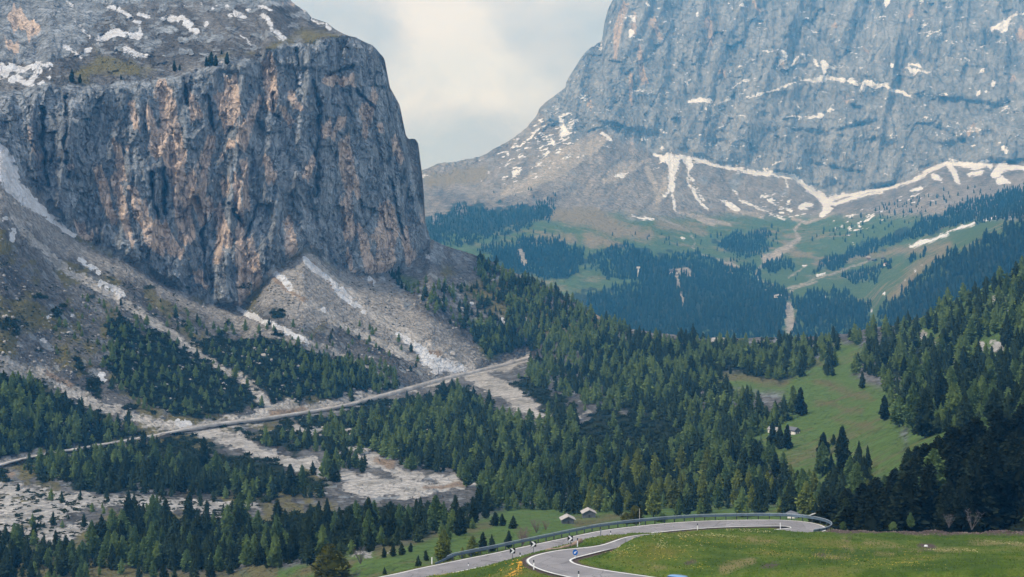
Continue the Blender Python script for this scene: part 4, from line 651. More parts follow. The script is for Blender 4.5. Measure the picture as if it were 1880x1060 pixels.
road_gap = G('0 845, 150 815, 330 780, 450 762, 620 738, 760 708, 860 668, 990 650, 975 662, 860 693, 760 723, 620 759, 450 785, 330 804, 150 837, 0 866')
forest('wood', G('560 870, 640 840, 660 800, 760 745, 830 715, 880 740, 960 790, 1020 785, 1000 735, 960 700, 975 668, 1050 650, 1090 620, 1150 615, 1200 625, 1300 632, 1500 632, 1540 640, 1500 700, 1440 715, 1330 695, 1300 700, 1340 730, 1460 770, 1400 810, 1420 850, 1500 905, 1600 905, 1600 938, 1450 948, 1240 948, 1150 950, 1100 948, 1000 940, 890 935, 880 900, 800 870, 700 855, 620 890')[0], 1.05, .50, (11, 17), mead+basin+road_gap, seed=1)
forest('basin', basin[0], .16, .8, (7, 12), seed=2); forest('basin', basin[1], .10, .7, (6, 10), seed=3); forest('basin', basin[2], .30, .75, (8, 13), seed=4)
forest('spur', G('880 476, 940 505, 1000 530, 1050 556, 1100 590, 1150 612, 1090 640, 1000 655, 960 640, 900 660, 860 610, 900 600, 940 570, 900 540, 870 500')[0], .8, .5, (11, 16), seed=5)
forest('spur', G('820 520, 880 530, 930 580, 960 640, 900 655, 850 610, 790 570, 740 530, 770 520')[0], .34, .45, (8, 14), seed=6)
forest('spur', G('700 500, 730 505, 760 540, 740 535; 820 455, 860 480, 850 500, 820 490')[0], .5, .0, (9, 13), seed=7)
forest('hillside wood', G('1500 640, 1560 622, 1610 612, 1690 596, 1750 562, 1880 508, 2030 450, 2030 760, 1880 790, 1760 800, 1690 810, 1650 790, 1628 745, 1632 710, 1580 690, 1545 690, 1520 690')[0], .95, .42, (12, 18), G('1545 628, 1590 638, 1560 690, 1530 700; 1700 610, 1715 625, 1690 640; 1800 630, 1840 625, 1860 660, 1790 660'), seed=8)
forest('gravel wood', G('135 900, 200 874, 280 846, 350 850, 420 868, 500 890, 560 908, 600 914, 560 918, 430 918, 300 915, 190 908')[0], 1.0, .22, (11, 17), road_gap, seed=9)
forest('lower wood', G('150 1035, 180 985, 250 955, 340 962, 480 966, 560 966, 640 958, 740 960, 840 952, 890 925, 905 945, 880 975, 830 995, 740 1000, 640 1020, 560 1040, 400 1050, 200 1052')[0], .95, .36, (9.5, 15), seed=10, avoid=((A_['gravel'], 2),))
forest('lower wood', G('-140 1000, 20 985, 120 1005, 160 1040, 170 1075, -140 1080')[0], .6, .3, (9, 14), seed=31, avoid=((A_['snow'], 0),))
forest('lower wood', G('170 1045, 300 1048, 420 1052, 430 1075, 180 1075')[0], .25, .4, (6, 10), seed=32)
forest('lower wood', G('20 1000, 110 1000, 150 1045, 60 1052, 10 1040')[0], .4, .2, (6, 11), seed=11)
forest('roadside wood', G('-140 700, 20 695, 100 735, 180 770, 265 800, 220 818, 130 826, 60 838, 0 845, -140 870')[0], .7, .5, (9, 15), seed=12)
forest('roadside wood', G('40 860, 130 845, 230 830, 260 860, 140 885, 60 880')[0], .95, .35, (9, 14), seed=13, avoid=((A_['snow'], 0),))
forest('roadside wood', G('60 850, 150 838, 270 818, 300 812, 300 822, 150 850, 70 862')[0], .8, .4, (9, 13), seed=33, avoid=((A_['snow'], 0),))
forest('scree trees', G('190 600, 260 580, 390 600, 520 600, 640 640, 720 690, 745 712, 700 722, 560 742, 470 755, 400 770, 320 770, 250 745, 190 690')[0], .24, .8, (6, 10), seed=14)
forest('scree trees', G('560 660, 640 660, 720 690, 750 710, 700 722, 600 735')[0], .7, .75, (8, 12), seed=15)
forest('scree trees', G('600 590, 720 610, 800 660, 780 690, 700 650, 600 630')[0], .18, .6, (5, 10), seed=16)
forest('road wood', G('430 815, 560 800, 640 775, 700 755, 760 742, 800 725, 860 722, 800 760, 700 800, 640 835, 520 830')[0], .38, .65, (8, 13), seed=17)
forest('gravel trees', G('20 895, 480 920, 480 950, 200 960, 40 990')[0], .10, .3, (4, 8), seed=18, avoid=((A_['snow'], 0),))
forest('scree trees', G('60 560, 190 540, 420 590, 190 690, 90 640')[0], .10, .8, (4, 8), seed=19)
# the big trees by the rubble bank, from real stems standing behind it
prof = [(1500, 922), (1545, 900), (1600, 880), (1640, 862), (1672, 815), (1705, 812), (1740, 788), (1800, 762), (1850, 745), (1900, 738), (2030, 720)]
big = []
rg = random.Random(5)
for row, (d0, base, f) in enumerate(((247, 968, .62), (262, 962, .82), (285, 950, 1.0), (318, 930, .97))):
    px = 1500+row*9
    while px < 2020:
        tp = np.interp(px, [q[0] for q in prof], [q[1] for q in prof]); d = d0+rg.uniform(-6, 6); g = BC.at(px, base)
        x, y, _ = P(px, base, d); zt = -(tp+(base-tp)*(1-f)*rg.uniform(.6, 1.5)-HY)/F*d; zb = min(BC.at(px, base)[2], -(base-HY)/F*d)-.3
        H = zt-zb
        if H > 3.5: big.append((px, d, (x, y, zb), H))
        px += max(15, H*F/d*.22)*rg.uniform(.8, 1.25)
for i, (px, d, loc, H) in enumerate(big):
    kind = 'larch' if rg.random() < .09 else ('stone' if rg.random() < .85 else 'spruce')  # 'stone' here means pine with shade put into its colour
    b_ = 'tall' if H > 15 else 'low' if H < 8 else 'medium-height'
    plant_tree(kind, 'hi', loc, H, ('%s dark pine in the shaded wood behind the rubble bank' if kind != 'larch' else '%s lighter larch among the dark trees behind the rubble bank') % b_, 'big trees behind the rubble bank', rg.uniform(1.05, 1.45))
# single trees one can point to
solo = [(606, 1078, 1000, 'round', 1.25, 'broad yellow-green larch standing alone at the bottom edge of the meadow'), (815, 1036, 972, 'warm', 1.2, 'slender yellowish larch beside the start of the guard rail'), (868, 1022, 984, 'warm', 1.5, 'bushy yellowish larch behind the guard rail next to two dark pines'), (849, 1024, 1004, 'warm', 1.5, 'smallest yellowish larch of the row behind the guard rail'),
 (887, 1012, 977, 'pine', 1.2, 'broader of two dark pines touching the yellow larches'), (903, 1013, 981, 'spruce', 1.1, 'pointed small spruce just behind the guard rail'), (934, 1006, 974, 'pine', 1.1, 'dark pine beside the leafless bushes at the guard rail'), (768, 1040, 1019, 'spruce', 1.2, 'small pointed spruce alone on the meadow left of the road'), (782, 1030, 1010, 'roundpine', .55, 'small egg-shaped dark pine on the meadow'), (706, 1058, 1040, 'spruce', 1.1, 'tiny spruce at the road edge near the bottom'),
 (909, 966, 940, 'pine', 1.6, 'left one of the pair of round dark pines on the meadow left of the barns'), (922, 966, 943, 'pine', 1.4, 'right one of the pair of round dark pines on the meadow left of the barns'), (942, 971, 946, 'spruce', 1.5, 'wide dark spruce alone on the meadow left of the barns'), (705, 1024, 1004, 'pine', 1.2, 'first small pine of the row along the meadow rim'), (722, 1022, 998, 'pine', 1.2, 'second small pine of the row along the meadow rim'), (738, 1019, 995, 'spruce', 1.2, 'third small pine of the row along the meadow rim'), (754, 1014, 996, 'pine', 1.2, 'fourth small pine of the row along the meadow rim'),
 (1547, 876, 783, 'pine', .8, 'tallest columnar dark pine on the green slope below the white chalet'), (1512, 842, 794, 'pine', 1.2, 'dark pine left of the tall columnar pine on the slope'), (1530, 818, 797, 'roundpine', .55, 'small round dark pine on the slope'), (1577, 872, 810, 'spruce', .8, 'pointed spruce right of the tall columnar pine'), (1593, 868, 818, 'spruce', .7, 'narrow pointed spruce at the right end of the group on the slope'), (1526, 862, 832, 'spruce', 1, 'short spruce between the dark pines on the slope'), (1510, 874, 812, 'larch', 1.1, 'pale larch in front of the dark pine on the slope'),
 (1470, 764, 712, 'pine', 1, 'dark pine at the forest corner above the white chalet'), (1456, 762, 708, 'larch', .9, 'larch at the forest corner above the white chalet'), (1432, 824, 778, 'spruce', 1, 'spruce in front of the half-hidden roof'), (1446, 826, 780, 'pine', .9, 'dark pine touching the left side of the white chalet'), (1418, 822, 776, 'pine', 1, 'dark pine left of the half-hidden roof'), (1395, 845, 810, 'pine', 1.2, 'dark pine on the grass left below the chalet'), (1583, 714, 682, 'pine', .9, 'lone dark pine at the upper end of the green clearing'), (1624, 772, 726, 'pine', 1.0, 'rounded dark pine at the right rim of the green clearing'),
 (1660, 700, 655, 'pine', .9, 'dark pine at the top right rim of the green clearing'), (1341, 687, 672, 'pine', 1, 'small dark pine on the pale strip of the clearing'), (1322, 686, 668, 'pine', .9, 'dark pine at the left tip of the clearing'), (1238, 936, 880, 'warm', 1.2, 'bright yellow-green larch at the front of the wood behind the straight road'), (1480, 948, 884, 'warm', 1.2, 'bright yellow-green larch by the hidden white house'), (1498, 950, 922, 'roundpine', .6, 'round dark tree between the two hidden houses'), (1290, 912, 868, 'warm', 1, 'yellow-green larch in the middle of the wood behind the straight road'), (1375, 912, 865, 'warm', 1, 'tall yellow-green larch right in the wood behind the straight road'),
 (1320, 905, 870, 'warm', 1.1, 'yellow-green larch left of the tallest one in the wood'), (1145, 925, 885, 'warm', 1.2, 'pale yellow-green larch above the two barns'), (1350, 930, 888, 'warm', 1, 'low yellow-green larch in front of the wood'), (1418, 908, 872, 'warm', .9, 'small yellow-green larch in the wood right of the straight road'), (1596, 895, 858, 'warm', 1.1, 'pale round larch before the dark trees at the clearing'), (1255, 900, 865, 'warm', .9, 'yellow-green larch behind the first one at the straight road'),
 (132, 152, 127, 'pine', 1, 'tall dark pine on the grassy cap of the rock wall'), (147, 153, 136, 'pine', 1, 'second dark pine on the grassy cap of the rock wall'), (222, 147, 137, 'pine', 1, 'small pine at the brink of the rock wall'), (388, 121, 95, 'pine', 1.1, 'tallest pine of the group on the brink of the rock wall'), (396, 122, 101, 'pine', 1, 'pine in the middle of the group on the brink of the rock wall'), (379, 122, 104, 'pine', 1.1, 'left pine of the group on the brink of the rock wall'), (417, 119, 96, 'pine', 1, 'separate pine right of the group on the brink'), (320, 131, 111, 'pine', .9, 'narrow pine at the notch of the rock wall'), (330, 130, 118, 'pine', 1, 'low pine at the notch of the rock wall'), (407, 100, 92, 'pine', 1.2, 'tiny pine above the group on the brink')]
SO = []
for px, pb, ptop, kind, wide, lab in solo:
    if pb > 1000 and 760 < px: g = fg_at(px, pb); d = min(BC.dep(px, pb), 330) if px < 960 else g[1]
    else: d = BC.dep(px, pb)
    loc = P(px, pb, d); H = (pb-ptop)/F*d*1.03
    if kind in ('round', 'roundpine'): wide *= 1
    SO.append((px, pb)); plant_tree(kind, 'hi' if (kind, 'hi') in PROTO and H*F/d > 40 else ('mid' if (kind, 'mid') in PROTO else 'hi'), (loc[0], loc[1], loc[2]-.1), H, lab, None, wide)
near = [q for q in near if all(abs(q[0]-a) > 11 or abs(q[1]-b) > 9 for a, b in SO)]
REG = {'wood': 'in the valley wood behind the bend', 'basin': 'standing in the dark scrub of the valley floor', 'spur': 'on the spur right of the rock wall', 'hillside wood': 'on the wooded slope right of the clearing', 'gravel wood': 'in the dark wood between mountain road and gravel plain', 'lower wood': 'in the wood between gravel plain and meadow', 'roadside wood': 'above the mountain road at its far left end', 'scree trees': 'on the scree above the mountain road', 'road wood': 'just below the mountain road', 'gravel trees': 'standing alone on the pale gravel plain'}
near.sort(key=lambda q: -q[3]/q[2]*(1.35 if q[5] in ('lower wood', 'wood') and q[1] > 860 else 1))
n_ind = {'pine': 0, 'larch': 0}; rest = []
lim = {'pine': 300-sum(1 for o in bpy.data.objects if o.name.startswith('pine_tree')), 'larch': 300-sum(1 for o in bpy.data.objects if o.name.startswith('larch_tree'))}
for px, py, d, H, kind, reg in near:
    sp = 'larch' if kind in ('larch', 'warm') else 'pine'
    if n_ind[sp] < lim[sp]:
        n_ind[sp] += 1; x, y, z = P(px, py, d); wide = random.uniform(.85, 1.2)
        how = ('tall' if H > 13.5 else 'short' if H < 9 else 'medium-height')+' '+('slender' if wide < 1 else 'broad')+' '+({'warm': 'yellow-green larch', 'larch': 'light green larch', 'pine': 'dark round-topped pine', 'spruce': 'dark pointed spruce'}[kind])
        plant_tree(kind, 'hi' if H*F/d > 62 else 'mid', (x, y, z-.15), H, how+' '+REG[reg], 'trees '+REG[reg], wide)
    else: rest.append((px, py, d, H, kind))
def joined(name, mat, items, variants):
    """many trees as one mass"""
    Vs, Fs, Ts, n = [], [], [], 0
    for x, y, z, H, w, tb in items:
        v, f, t_ = variants[RNG.integers(len(variants))]; a = RNG.uniform(0, 6.28); c, s = math.cos(a), math.sin(a)
        Vs.append(np.stack([(v[:, 0]*c-v[:, 1]*s)*H*w+x, (v[:, 0]*s+v[:, 1]*c)*H*w+y, v[:, 2]*H+z], 1)); Fs.append(f+n); n += len(v); Ts.append(np.clip(t_*(.6+.8*tb)+(tb-.5)*.3, 0, 1))
    if not Vs: return None
    return tag(link(name, mesh_np(name, np.vstack(Vs), np.vstack(Fs), mat, False, {'tint': np.concatenate(Ts)})), kind='stuff')
def it(sel, s=1): return [(*P(px, py, d)[:2], P(px, py, d)[2]-.15, H, random.uniform(.85, 1.2)*s, random.random()) for px, py, d, H, k in sel]
print('trees', len(near), 'rest', len(rest))
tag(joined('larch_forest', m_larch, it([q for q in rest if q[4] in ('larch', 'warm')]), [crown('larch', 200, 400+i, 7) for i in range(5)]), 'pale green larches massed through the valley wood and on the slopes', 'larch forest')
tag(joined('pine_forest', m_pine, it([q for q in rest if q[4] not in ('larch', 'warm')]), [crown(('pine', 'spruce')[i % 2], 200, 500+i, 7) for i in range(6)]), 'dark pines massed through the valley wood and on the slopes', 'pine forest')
far = []
def ff(t, dens, hr=(13, 19)):
    for pl in G(t): far.extend(scatter(FA, pl, dens, hr, (), ((B_['snow'], 0), (B_['gravel'], .5)), kx=.27, ky=.30, edge=15, seed=50))
ff('875 462, 960 440, 1008 440, 1056 458, 1082 482, 1045 512, 1010 516, 940 500; 1085 472, 1150 452, 1200 472, 1285 470, 1385 508, 1445 545, 1440 655, 1080 655, 1075 545, 1180 522, 1110 515; 1458 552, 1500 540, 1560 540, 1590 560, 1600 600, 1600 650, 1458 650; 1402 492, 1450 478, 1460 496, 1410 510; 1535 482, 1580 450, 1640 440, 1700 402, 1790 370, 1880 350, 2060 320, 2060 345, 1880 398, 1790 412, 1700 434, 1640 452, 1570 478; 1490 504, 1525 478, 1560 466, 1545 492; 1542 512, 1570 500, 1618 496, 1612 524, 1560 528; 1605 488, 1640 478, 1640 492, 1612 496; 1612 575, 1655 540, 1702 502, 1765 462, 1805 442, 1880 404, 2060 335, 2060 640, 1600 660; 1665 492, 1690 462, 1704 452, 1698 470', 1.0)
ff('1312 452, 1350 430, 1408 425, 1412 455, 1370 476, 1335 468; 1330 500, 1385 485, 1390 505, 1350 512', .75, (11, 16))
ff('782 440, 790 400, 850 385, 930 392, 1000 372, 1025 380, 1010 402, 960 420, 900 442, 850 452', .55, (10, 15)); ff('1300 430, 1430 415, 1440 470, 1330 485; 1480 440, 1560 400, 1700 360, 1700 400, 1560 450; 870 445, 1000 420, 1100 470, 1090 500, 1000 520', .16, (10, 15)); ff('900 355, 1000 350, 1040 370, 1010 378; 1600 390, 1700 355, 1880 338, 1880 350, 1700 390; 1100 430, 1200 445, 1300 470, 1290 440; 1440 500, 1480 510, 1475 520, 1445 515', .12, (9, 13))
print('far trees', len(far))
t = [(*P(px, py, d), H, random.uniform(.9, 1.25), random.random()) for px, py, d, H in far]
tag(joined('distant_forest', leaf_mat('distant_needles', (.018, .030, .020), (.055, .08, .042)), t, [crown(('pine', 'larch', 'spruce')[i % 3], 34, 700+i, 6) for i in range(6)]), 'blue hazy woods covering the lower slopes below the distant massif', 'forest')
# dwarf pine scrub
def bush(n, seed, flat=.85):
    r = np.random.default_rng(seed); a = r.uniform(0, 6.28, n); e = np.arcsin(r.uniform(0, 1, n)); q = np.stack([np.cos(a)*np.cos(e), np.sin(a)*np.cos(e), np.sin(e)*flat], 1)*r.uniform(.6, 1.05, n)[:, None]
    s = np.cross(q, r.normal(0, 1, (n, 3))); s /= np.linalg.norm(s, axis=1)[:, None]; u = q/np.linalg.norm(q, axis=1)[:, None]
    v = np.stack([q*.55-s*.22, q*.55+s*.22, q+u*.12+np.array([0, 0, .12])], 1).reshape(-1, 3); f = np.arange(3*n).reshape(-1, 3); return v, f, np.repeat(np.clip(r.normal(.4, .25, n), 0, 1), 3)
sb = []; rg2 = np.random.default_rng(77)
for px, py in zip(rg2.uniform(-60, 1560, 70000), rg2.uniform(540, 1050, 70000)):
    if py > BC.top(px)+2 and sample(BC, A_['scrub'], px, py) > 0 and sample(BC, A_['gravel'], px, py) < 0 and sample(BC, A_['snow'], px, py) < -2 and sample(BC, A_['grass'], px, py) < 2 and sample(BC, A_['rock'], px, py) < 1:
        d = BC.dep(px, py)
        if rg2.random() < (650/d)**-1*.6: x, y, z = P(px, py, d); sb.append((x, y, z-.15, rg2.uniform(1.1, 2.6), 1.15, rg2.random()))
    if len(sb) > 9000: break
for px, py in zip(rg2.uniform(-60, 480, 6000), rg2.uniform(880, 1010, 6000)):                # speckle on the gravel plain
    if sample(BC, A_['gravel'], px, py) > 1 and fbm(np.array([px/16]), np.array([py/7]), 3, 401)[0] > .05: d = BC.dep(px, py); sb.append((*P(px, py, d), rg2.uniform(.3, .75), 1.5, rg2.random()))
for px, py in zip(rg2.uniform(-60, 760, 4000), rg2.uniform(420, 720, 4000)):                # lone cushions on the scree
    if py > BC.Y[rK[3], min(max(int((px+150)/1.9), 0), len(BCx)-1)]+8 and sample(BC, A_['snow'], px, py) < -4 and fbm(np.array([px/40]), np.array([py/25]), 3, 403)[0] > .12: d = BC.dep(px, py); sb.append((*P(px, py, d), rg2.uniform(.4, 1.0), 1.3, rg2.random()))
print('scrub', len(sb))
tag(joined('dwarf_pine_scrub', leaf_mat('scrub_needles', (.030, .046, .022), (.07, .098, .042)), sb, [bush(34, 800+i) for i in range(6)]), 'dark low dwarf pine scrub spreading over scree and valley floor', 'scrub', None, 'stuff')
# ------------------------------------------------------------------ shrubs, stones, flowers
def bare_shrub(px, pb, d, h, label, n=16, seed=1, mat=None):
    x, y, z = P(px, pb, d); r = random.Random(seed); s = thing('leafless_shrub', label, 'shrub', (x, y, z), 0, None); b = MB(); tw = MB()
    for k in range(n):
        a = r.uniform(0, 6.28); sp = r.uniform(.15, .6); p0 = Vector((0, 0, -.1)); pts = [p0]
        for q in range(4): p0 = p0+Vector((math.cos(a)*sp, math.sin(a)*sp, r.uniform(.7, 1.1)))*h*.25; a += r.uniform(-.5, .5); pts.append(p0.copy())
        b.tube(pts, [h*.016, h*.012, h*.009, h*.006, h*.003], 5)
        for q in pts[2:]:
            for _ in range(5): a2 = r.uniform(0, 6.28); e = q+Vector((math.cos(a2), math.sin(a2), r.uniform(.2, 1.2)))*h*.16; tw.tube([q, e], [h*.005, h*.002], 3)
    b.obj('stems', mat or m_greybark, s); tw.obj('twigs', mat or m_greybark, s)
bare_shrub(1784, 972, 238, 3.2, 'bare grey forked shrub in front of the dark wood', 7, 3); bare_shrub(1742, 968, 240, 2.0, 'low bare brownish shrub left of the forked one', 14, 4)
bare_shrub(960, 1000, 262, 3.0, 'leafless brown bush beside the dark pine at the guard rail', 22, 5, simple('brown_twigs', (.17, .13, .11), .9)); bare_shrub(985, 978, 330, 3.0, 'leafless brown bush in the hollow of the meadow', 20, 6, simple('brown_twigs', (.16, .13, .11), .9)); bare_shrub(1002, 973, 340, 2.2, 'smaller leafless bush in the hollow of the meadow', 16, 7, simple('brown_twigs', (.16, .12, .10), .9))
bare_shrub(662, 1035, 300, 3.2, 'pale leafless bush at the wood edge right of the round larch', 16, 8); bare_shrub(653, 1072, 270, 3.4, 'thin bare sapling right of the round larch', 3, 9)
def leafy_shrub(px, pb, d, h, w, label, mat, seed):
    x, y, z = P(px, pb, d); s = thing('leafy_shrub', label, 'shrub', (x, y, z-.1)); v, f, t_ = crown('round', 700, seed, twig=.6); v = v*np.array([h*w, h*w, h]); link('foliage', mesh_np('foliage', v, f, mat, False, {'tint': t_}), s)
    b = MB()
    for k in range(4): a = k*1.6; b.tube([(0, 0, -.1), (math.cos(a)*h*.12, math.sin(a)*h*.12, h*.4)], [.05, .02], 5)
    b.obj('stems', m_bark, s)
leafy_shrub(1166, 962, 300, 4.1, 1.2, 'yellow-green shrub behind the guard rail next to the snow pole', m_olive, 21); leafy_shrub(1150, 962, 302, 2.6, 1.2, 'smaller yellowish shrub left of the snow pole', m_olive, 22); leafy_shrub(1215, 958, 310, 2.0, 2.0, 'flat light green bush behind the straight guard rail', m_larch, 23)
leafy_shrub(1548, 974, 236, 1.6, 1.1, 'bright green little bush at the end of the guard rail bend', m_larch, 24); leafy_shrub(1672, 968, 240, 2.6, .7, 'green bush in front of the dark wood', m_larch, 25); leafy_shrub(1640, 972, 236, 1.4, 1.4, 'grey-green low bush on the rubble bank', m_larch, 26)
def rock_np(seed, sub=2):
    bm = bmesh.new(); bmesh.ops.create_icosphere(bm, subdivisions=sub, radius=1); v = np.array([q.co[:] for q in bm.verts]); f = np.array([[q.index for q in p.verts] for p in bm.faces]); bm.free()
    r = np.random.default_rng(seed)
    for _ in range(9): n = r.normal(0, 1, 3); n /= np.linalg.norm(n); c = r.uniform(.45, .85); dd = v@n; v = v-np.outer(np.maximum(dd-c, 0), n)
    return v*(1+.05*r.normal(0, 1, (len(v), 1)))*np.array([1, r.uniform(.7, 1), r.uniform(.55, .85)]), f
m_rock = simple('boulder_limestone', (.33, .325, .32), .9, .35, .35, 0, .15, .1)
for i, (px, py, s, lab) in enumerate(((485, 652, 15, 'larger of two pale boulders in the scrub above the mountain road'), (500, 662, 11, 'smaller of two pale boulders in the scrub above the mountain road'), (640, 792, 17, 'pale boulder in the dark scrub below the mountain road'), (830, 650, 17, 'grey boulder beside the snow fan'), (812, 655, 10, 'small boulder left of the grey one at the snow fan'), (125, 612, 15, 'flat boulder on the left scree'), (92, 585, 9, 'rounded boulder on the left scree with snow below'), (330, 640, 12, 'boulder under the pines on the left scree'), (332, 680, 11, 'pale boulder lower in the scrub on the left scree'), (285, 712, 10, 'boulder near the larches on the left scree'), (340, 710, 9, 'pale boulder right among the larches'), (375, 735, 7, 'narrow upright pale stone in the scrub'), (440, 745, 8, 'boulder in the dark scrub above the road bank'), (268, 548, 7, 'grey boulder on the upper left scree'), (235, 585, 14, 'bluish boulder on the left scree'), (905, 515, 10, 'rock knob on the spur right of the wall'), (878, 812, 8, 'grey boulder among the larches of the valley wood'), (1010, 735, 4, 'tiny pale stone in the valley scrub'), (655, 1023, 7, 'pale stone at the rim of the meadow by the wood'), (712, 1016, 5, 'small white stone at the rim of the meadow by the row of pines'))):
    d = BC.dep(px, py); v, f = rock_np(900+i, 3); r = s*.5*d/F; o = link('boulder', mesh_np('boulder', v*r, f, m_rock, False)); o.location = P(px, py, d-.3); o.rotation_euler = (random.uniform(-.3, .3), random.uniform(-.3, .3), random.uniform(0, 6)); tag(o, lab, 'boulder', 'boulders on the slopes')
def strew(name, mat, items, variants, lab, cat):
    Vs, Fs, n = [], [], 0
    for x, y, z, r in items:
        v, f = variants[RNG.integers(len(variants))]; a = RNG.uniform(0, 6.28); c, s = math.cos(a), math.sin(a); Vs.append(np.stack([(v[:, 0]*c-v[:, 1]*s)*r+x, (v[:, 0]*s+v[:, 1]*c)*r+y, v[:, 2]*r+z], 1)); Fs.append(f+n); n += len(v)
    tag(link(name, mesh_np(name, np.vstack(Vs), np.vstack(Fs), mat)), lab, cat, None, 'stuff')
RV = [rock_np(950+i, 1) for i in range(8)]; st = []
for px, py in zip(rg2.uniform(-60, 900, 9000), rg2.uniform(330, 800, 9000)):
    c = min(max(int((px+150)/1.9), 0), len(BCx)-1)
    if py > BC.Y[rK[3], c]+3 and sample(BC, A_['snow'], px, py) < 0 and rg2.random() < .55: d = BC.dep(px, py); x, y, z = P(px, py, d); st.append((x, y, z+.05, .35+1.5*rg2.random()**5))
strew('scree_stones', m_rock, st, RV, 'loose pale stones scattered over the scree', 'stones')
ru = []; m_rub = simple('rubble_stone', (.15, .115, .105), .95, .55, .5)
for a, b_, _ in rim:
    for _ in range(150): x, y = a+rg2.uniform(-2, 2), b_+rg2.normal(0, 1.1); ru.append((x, y, gz(x, y)+.02, .05+.22*rg2.random()**3))
strew('rubble', m_rub, ru, RV, 'brown stony rubble heaped along the rim of the meadow', 'rubble')
m_flower = simple('dandelion', (.52, .39, .05), .7, .25, .8); m_flower_or = simple('orange_flower', (.66, .34, .03), .7, .2, .8); m_flower_pale = simple('pale_flower', (.62, .55, .28), .7, .2, .8)
def flowers(name, mat, caps_, n, size, lab):
    it_ = []; q = C(caps_); k = 0; wt = np.array([sum((a[2]+b[2]+1)*(math.hypot(b[0]-a[0], b[1]-a[1])+6) for a, b in zip(l, l[1:])) for l in q])**.75; wt /= wt.sum()
    while len(it_) < n and k < n*30:
        k += 1; pl = q[rg2.choice(len(q), p=wt)]; i = rg2.integers(max(len(pl)-1, 1)); a = pl[i]; b = pl[min(i+1, len(pl)-1)]; u = rg2.random(); w = a[2]+(b[2]-a[2])*u
        px = a[0]+(b[0]-a[0])*u+rg2.normal(0, .55)*w*1.3; py = a[1]+(b[1]-a[1])*u+rg2.normal(0, .55)*w
        g = FGI(px, py)
        if g and g[3] > .6 and fbm(np.array([g[0]*.9]), np.array([g[1]*.5]), 2, 501)[0] > -.1: it_.append((g[0], g[1], g[2]+.14, size*rg2.uniform(.6, 1.3)))
    oc = (np.array([(1, 0, 0), (0, 1, 0), (-1, 0, 0), (0, -1, 0), (0, 0, .6), (.7, .7, .2), (-.7, .7, .2), (-.7, -.7, .2), (.7, -.7, .2)], float), np.array([(0, 5, 4), (5, 1, 4), (1, 6, 4), (6, 2, 4), (2, 7, 4), (7, 3, 4), (3, 8, 4), (8, 0, 4)]))
    strew(name, mat, it_, [oc], lab, 'flowers')
# lookup of the foreground ground by photo point (first surface along the sight line)
FG = {}
o_ = np.argsort(-GY.ravel())
for k in o_:
    a, b = int(GPX.ravel()[k]//2), int(GPY.ravel()[k]//2)
    if 0 <= a < 945 and 470 < b < 535: FG[a, b] = k
def FGI(px, py):
    k = FG.get((int(px//2), int(py//2)))
    if k is None: return None
    i, j = divmod(k, GX.shape[1]); x = GX[i, j]+rg2.uniform(-.2, .2); y = GY[i, j]+rg2.uniform(-.2, .2); return (x, y, gz(x, y), GB[i, j])
flowers('orange_flowers', m_flower_or, '956 1034 2, 945 1044 4, 925 1055 6; 950 1040 8, 930 1056 14', 1100, .06, 'dense orange dandelion patch beside the hairpin')
flowers('yellow_flowers', m_flower, '905 1040 6, 930 1050 8; 790 1056 2, 850 1050 2; 795 1060 2, 840 1053 2; 1128 995 4, 1200 988 4; 1120 1000 5, 1170 992 4; 1090 1010 10, 1300 1040 30; 1200 985 8, 1700 1040 25; 1150 1010 14, 1250 1020 20; 1640 1036 1, 1720 1032 1', 1100, .05, 'yellow dandelions dotting the meadow')
flowers('pale_flowers', m_flower_pale, '1200 986 4, 1290 984 3, 1360 984 3; 1330 974 2, 1420 978 3; 1205 1006 1, 1290 1003 1; 1130 1010 10, 1220 1000 10; 1810 996 1, 1880 1000 2; 1700 1010 2, 1800 1013 2', 700, .05, 'pale cream flowers in a band along the brow of the meadow')
# grass tufts give the meadow its rough outline
tf = []; 
for _ in range(46000):
    x = rg2.uniform(-22, 100); y = rg2.uniform(128, 236); i = int((y-gy[0])/.42); j = int((x-gx[0])/.42)
    if GB[i, j] > .55 and abs(x) < y*.38 and mA['dirt'][i, j] < 2: tf.append((x, y, gz(x, y)-.02, rg2.uniform(.10, .26)))
TV = []
for i in range(6):
    r = np.random.default_rng(40+i); V = []; 
    for k in range(7): a = r.uniform(0, 6.28); l = r.uniform(.3, .9); V += [(math.cos(a+1.6)*.12, math.sin(a+1.6)*.12, 0), (math.cos(a-1.6)*.12, math.sin(a-1.6)*.12, 0), (math.cos(a)*l, math.sin(a)*l, r.uniform(.5, 1))]
    TV.append((np.array(V), np.arange(21).reshape(-1, 3)))
t = NT('grass_blades'); n = t.noise(t.pos(), .35, 5, .6); n2 = t.noise(t.pos(), .07, 3); c = t.mix(t.ramp(n, .3, .7), (.07, .124, .014), (.135, .205, .028)); c = t.mix(t.math('MULTIPLY', t.ramp(n2, .55, .75), .5), c, (.15, .15, .04)); strew('grass', t.out(c, .9, None, 0, .1), tf, TV, 'short grass tufts on the meadow', 'grass')
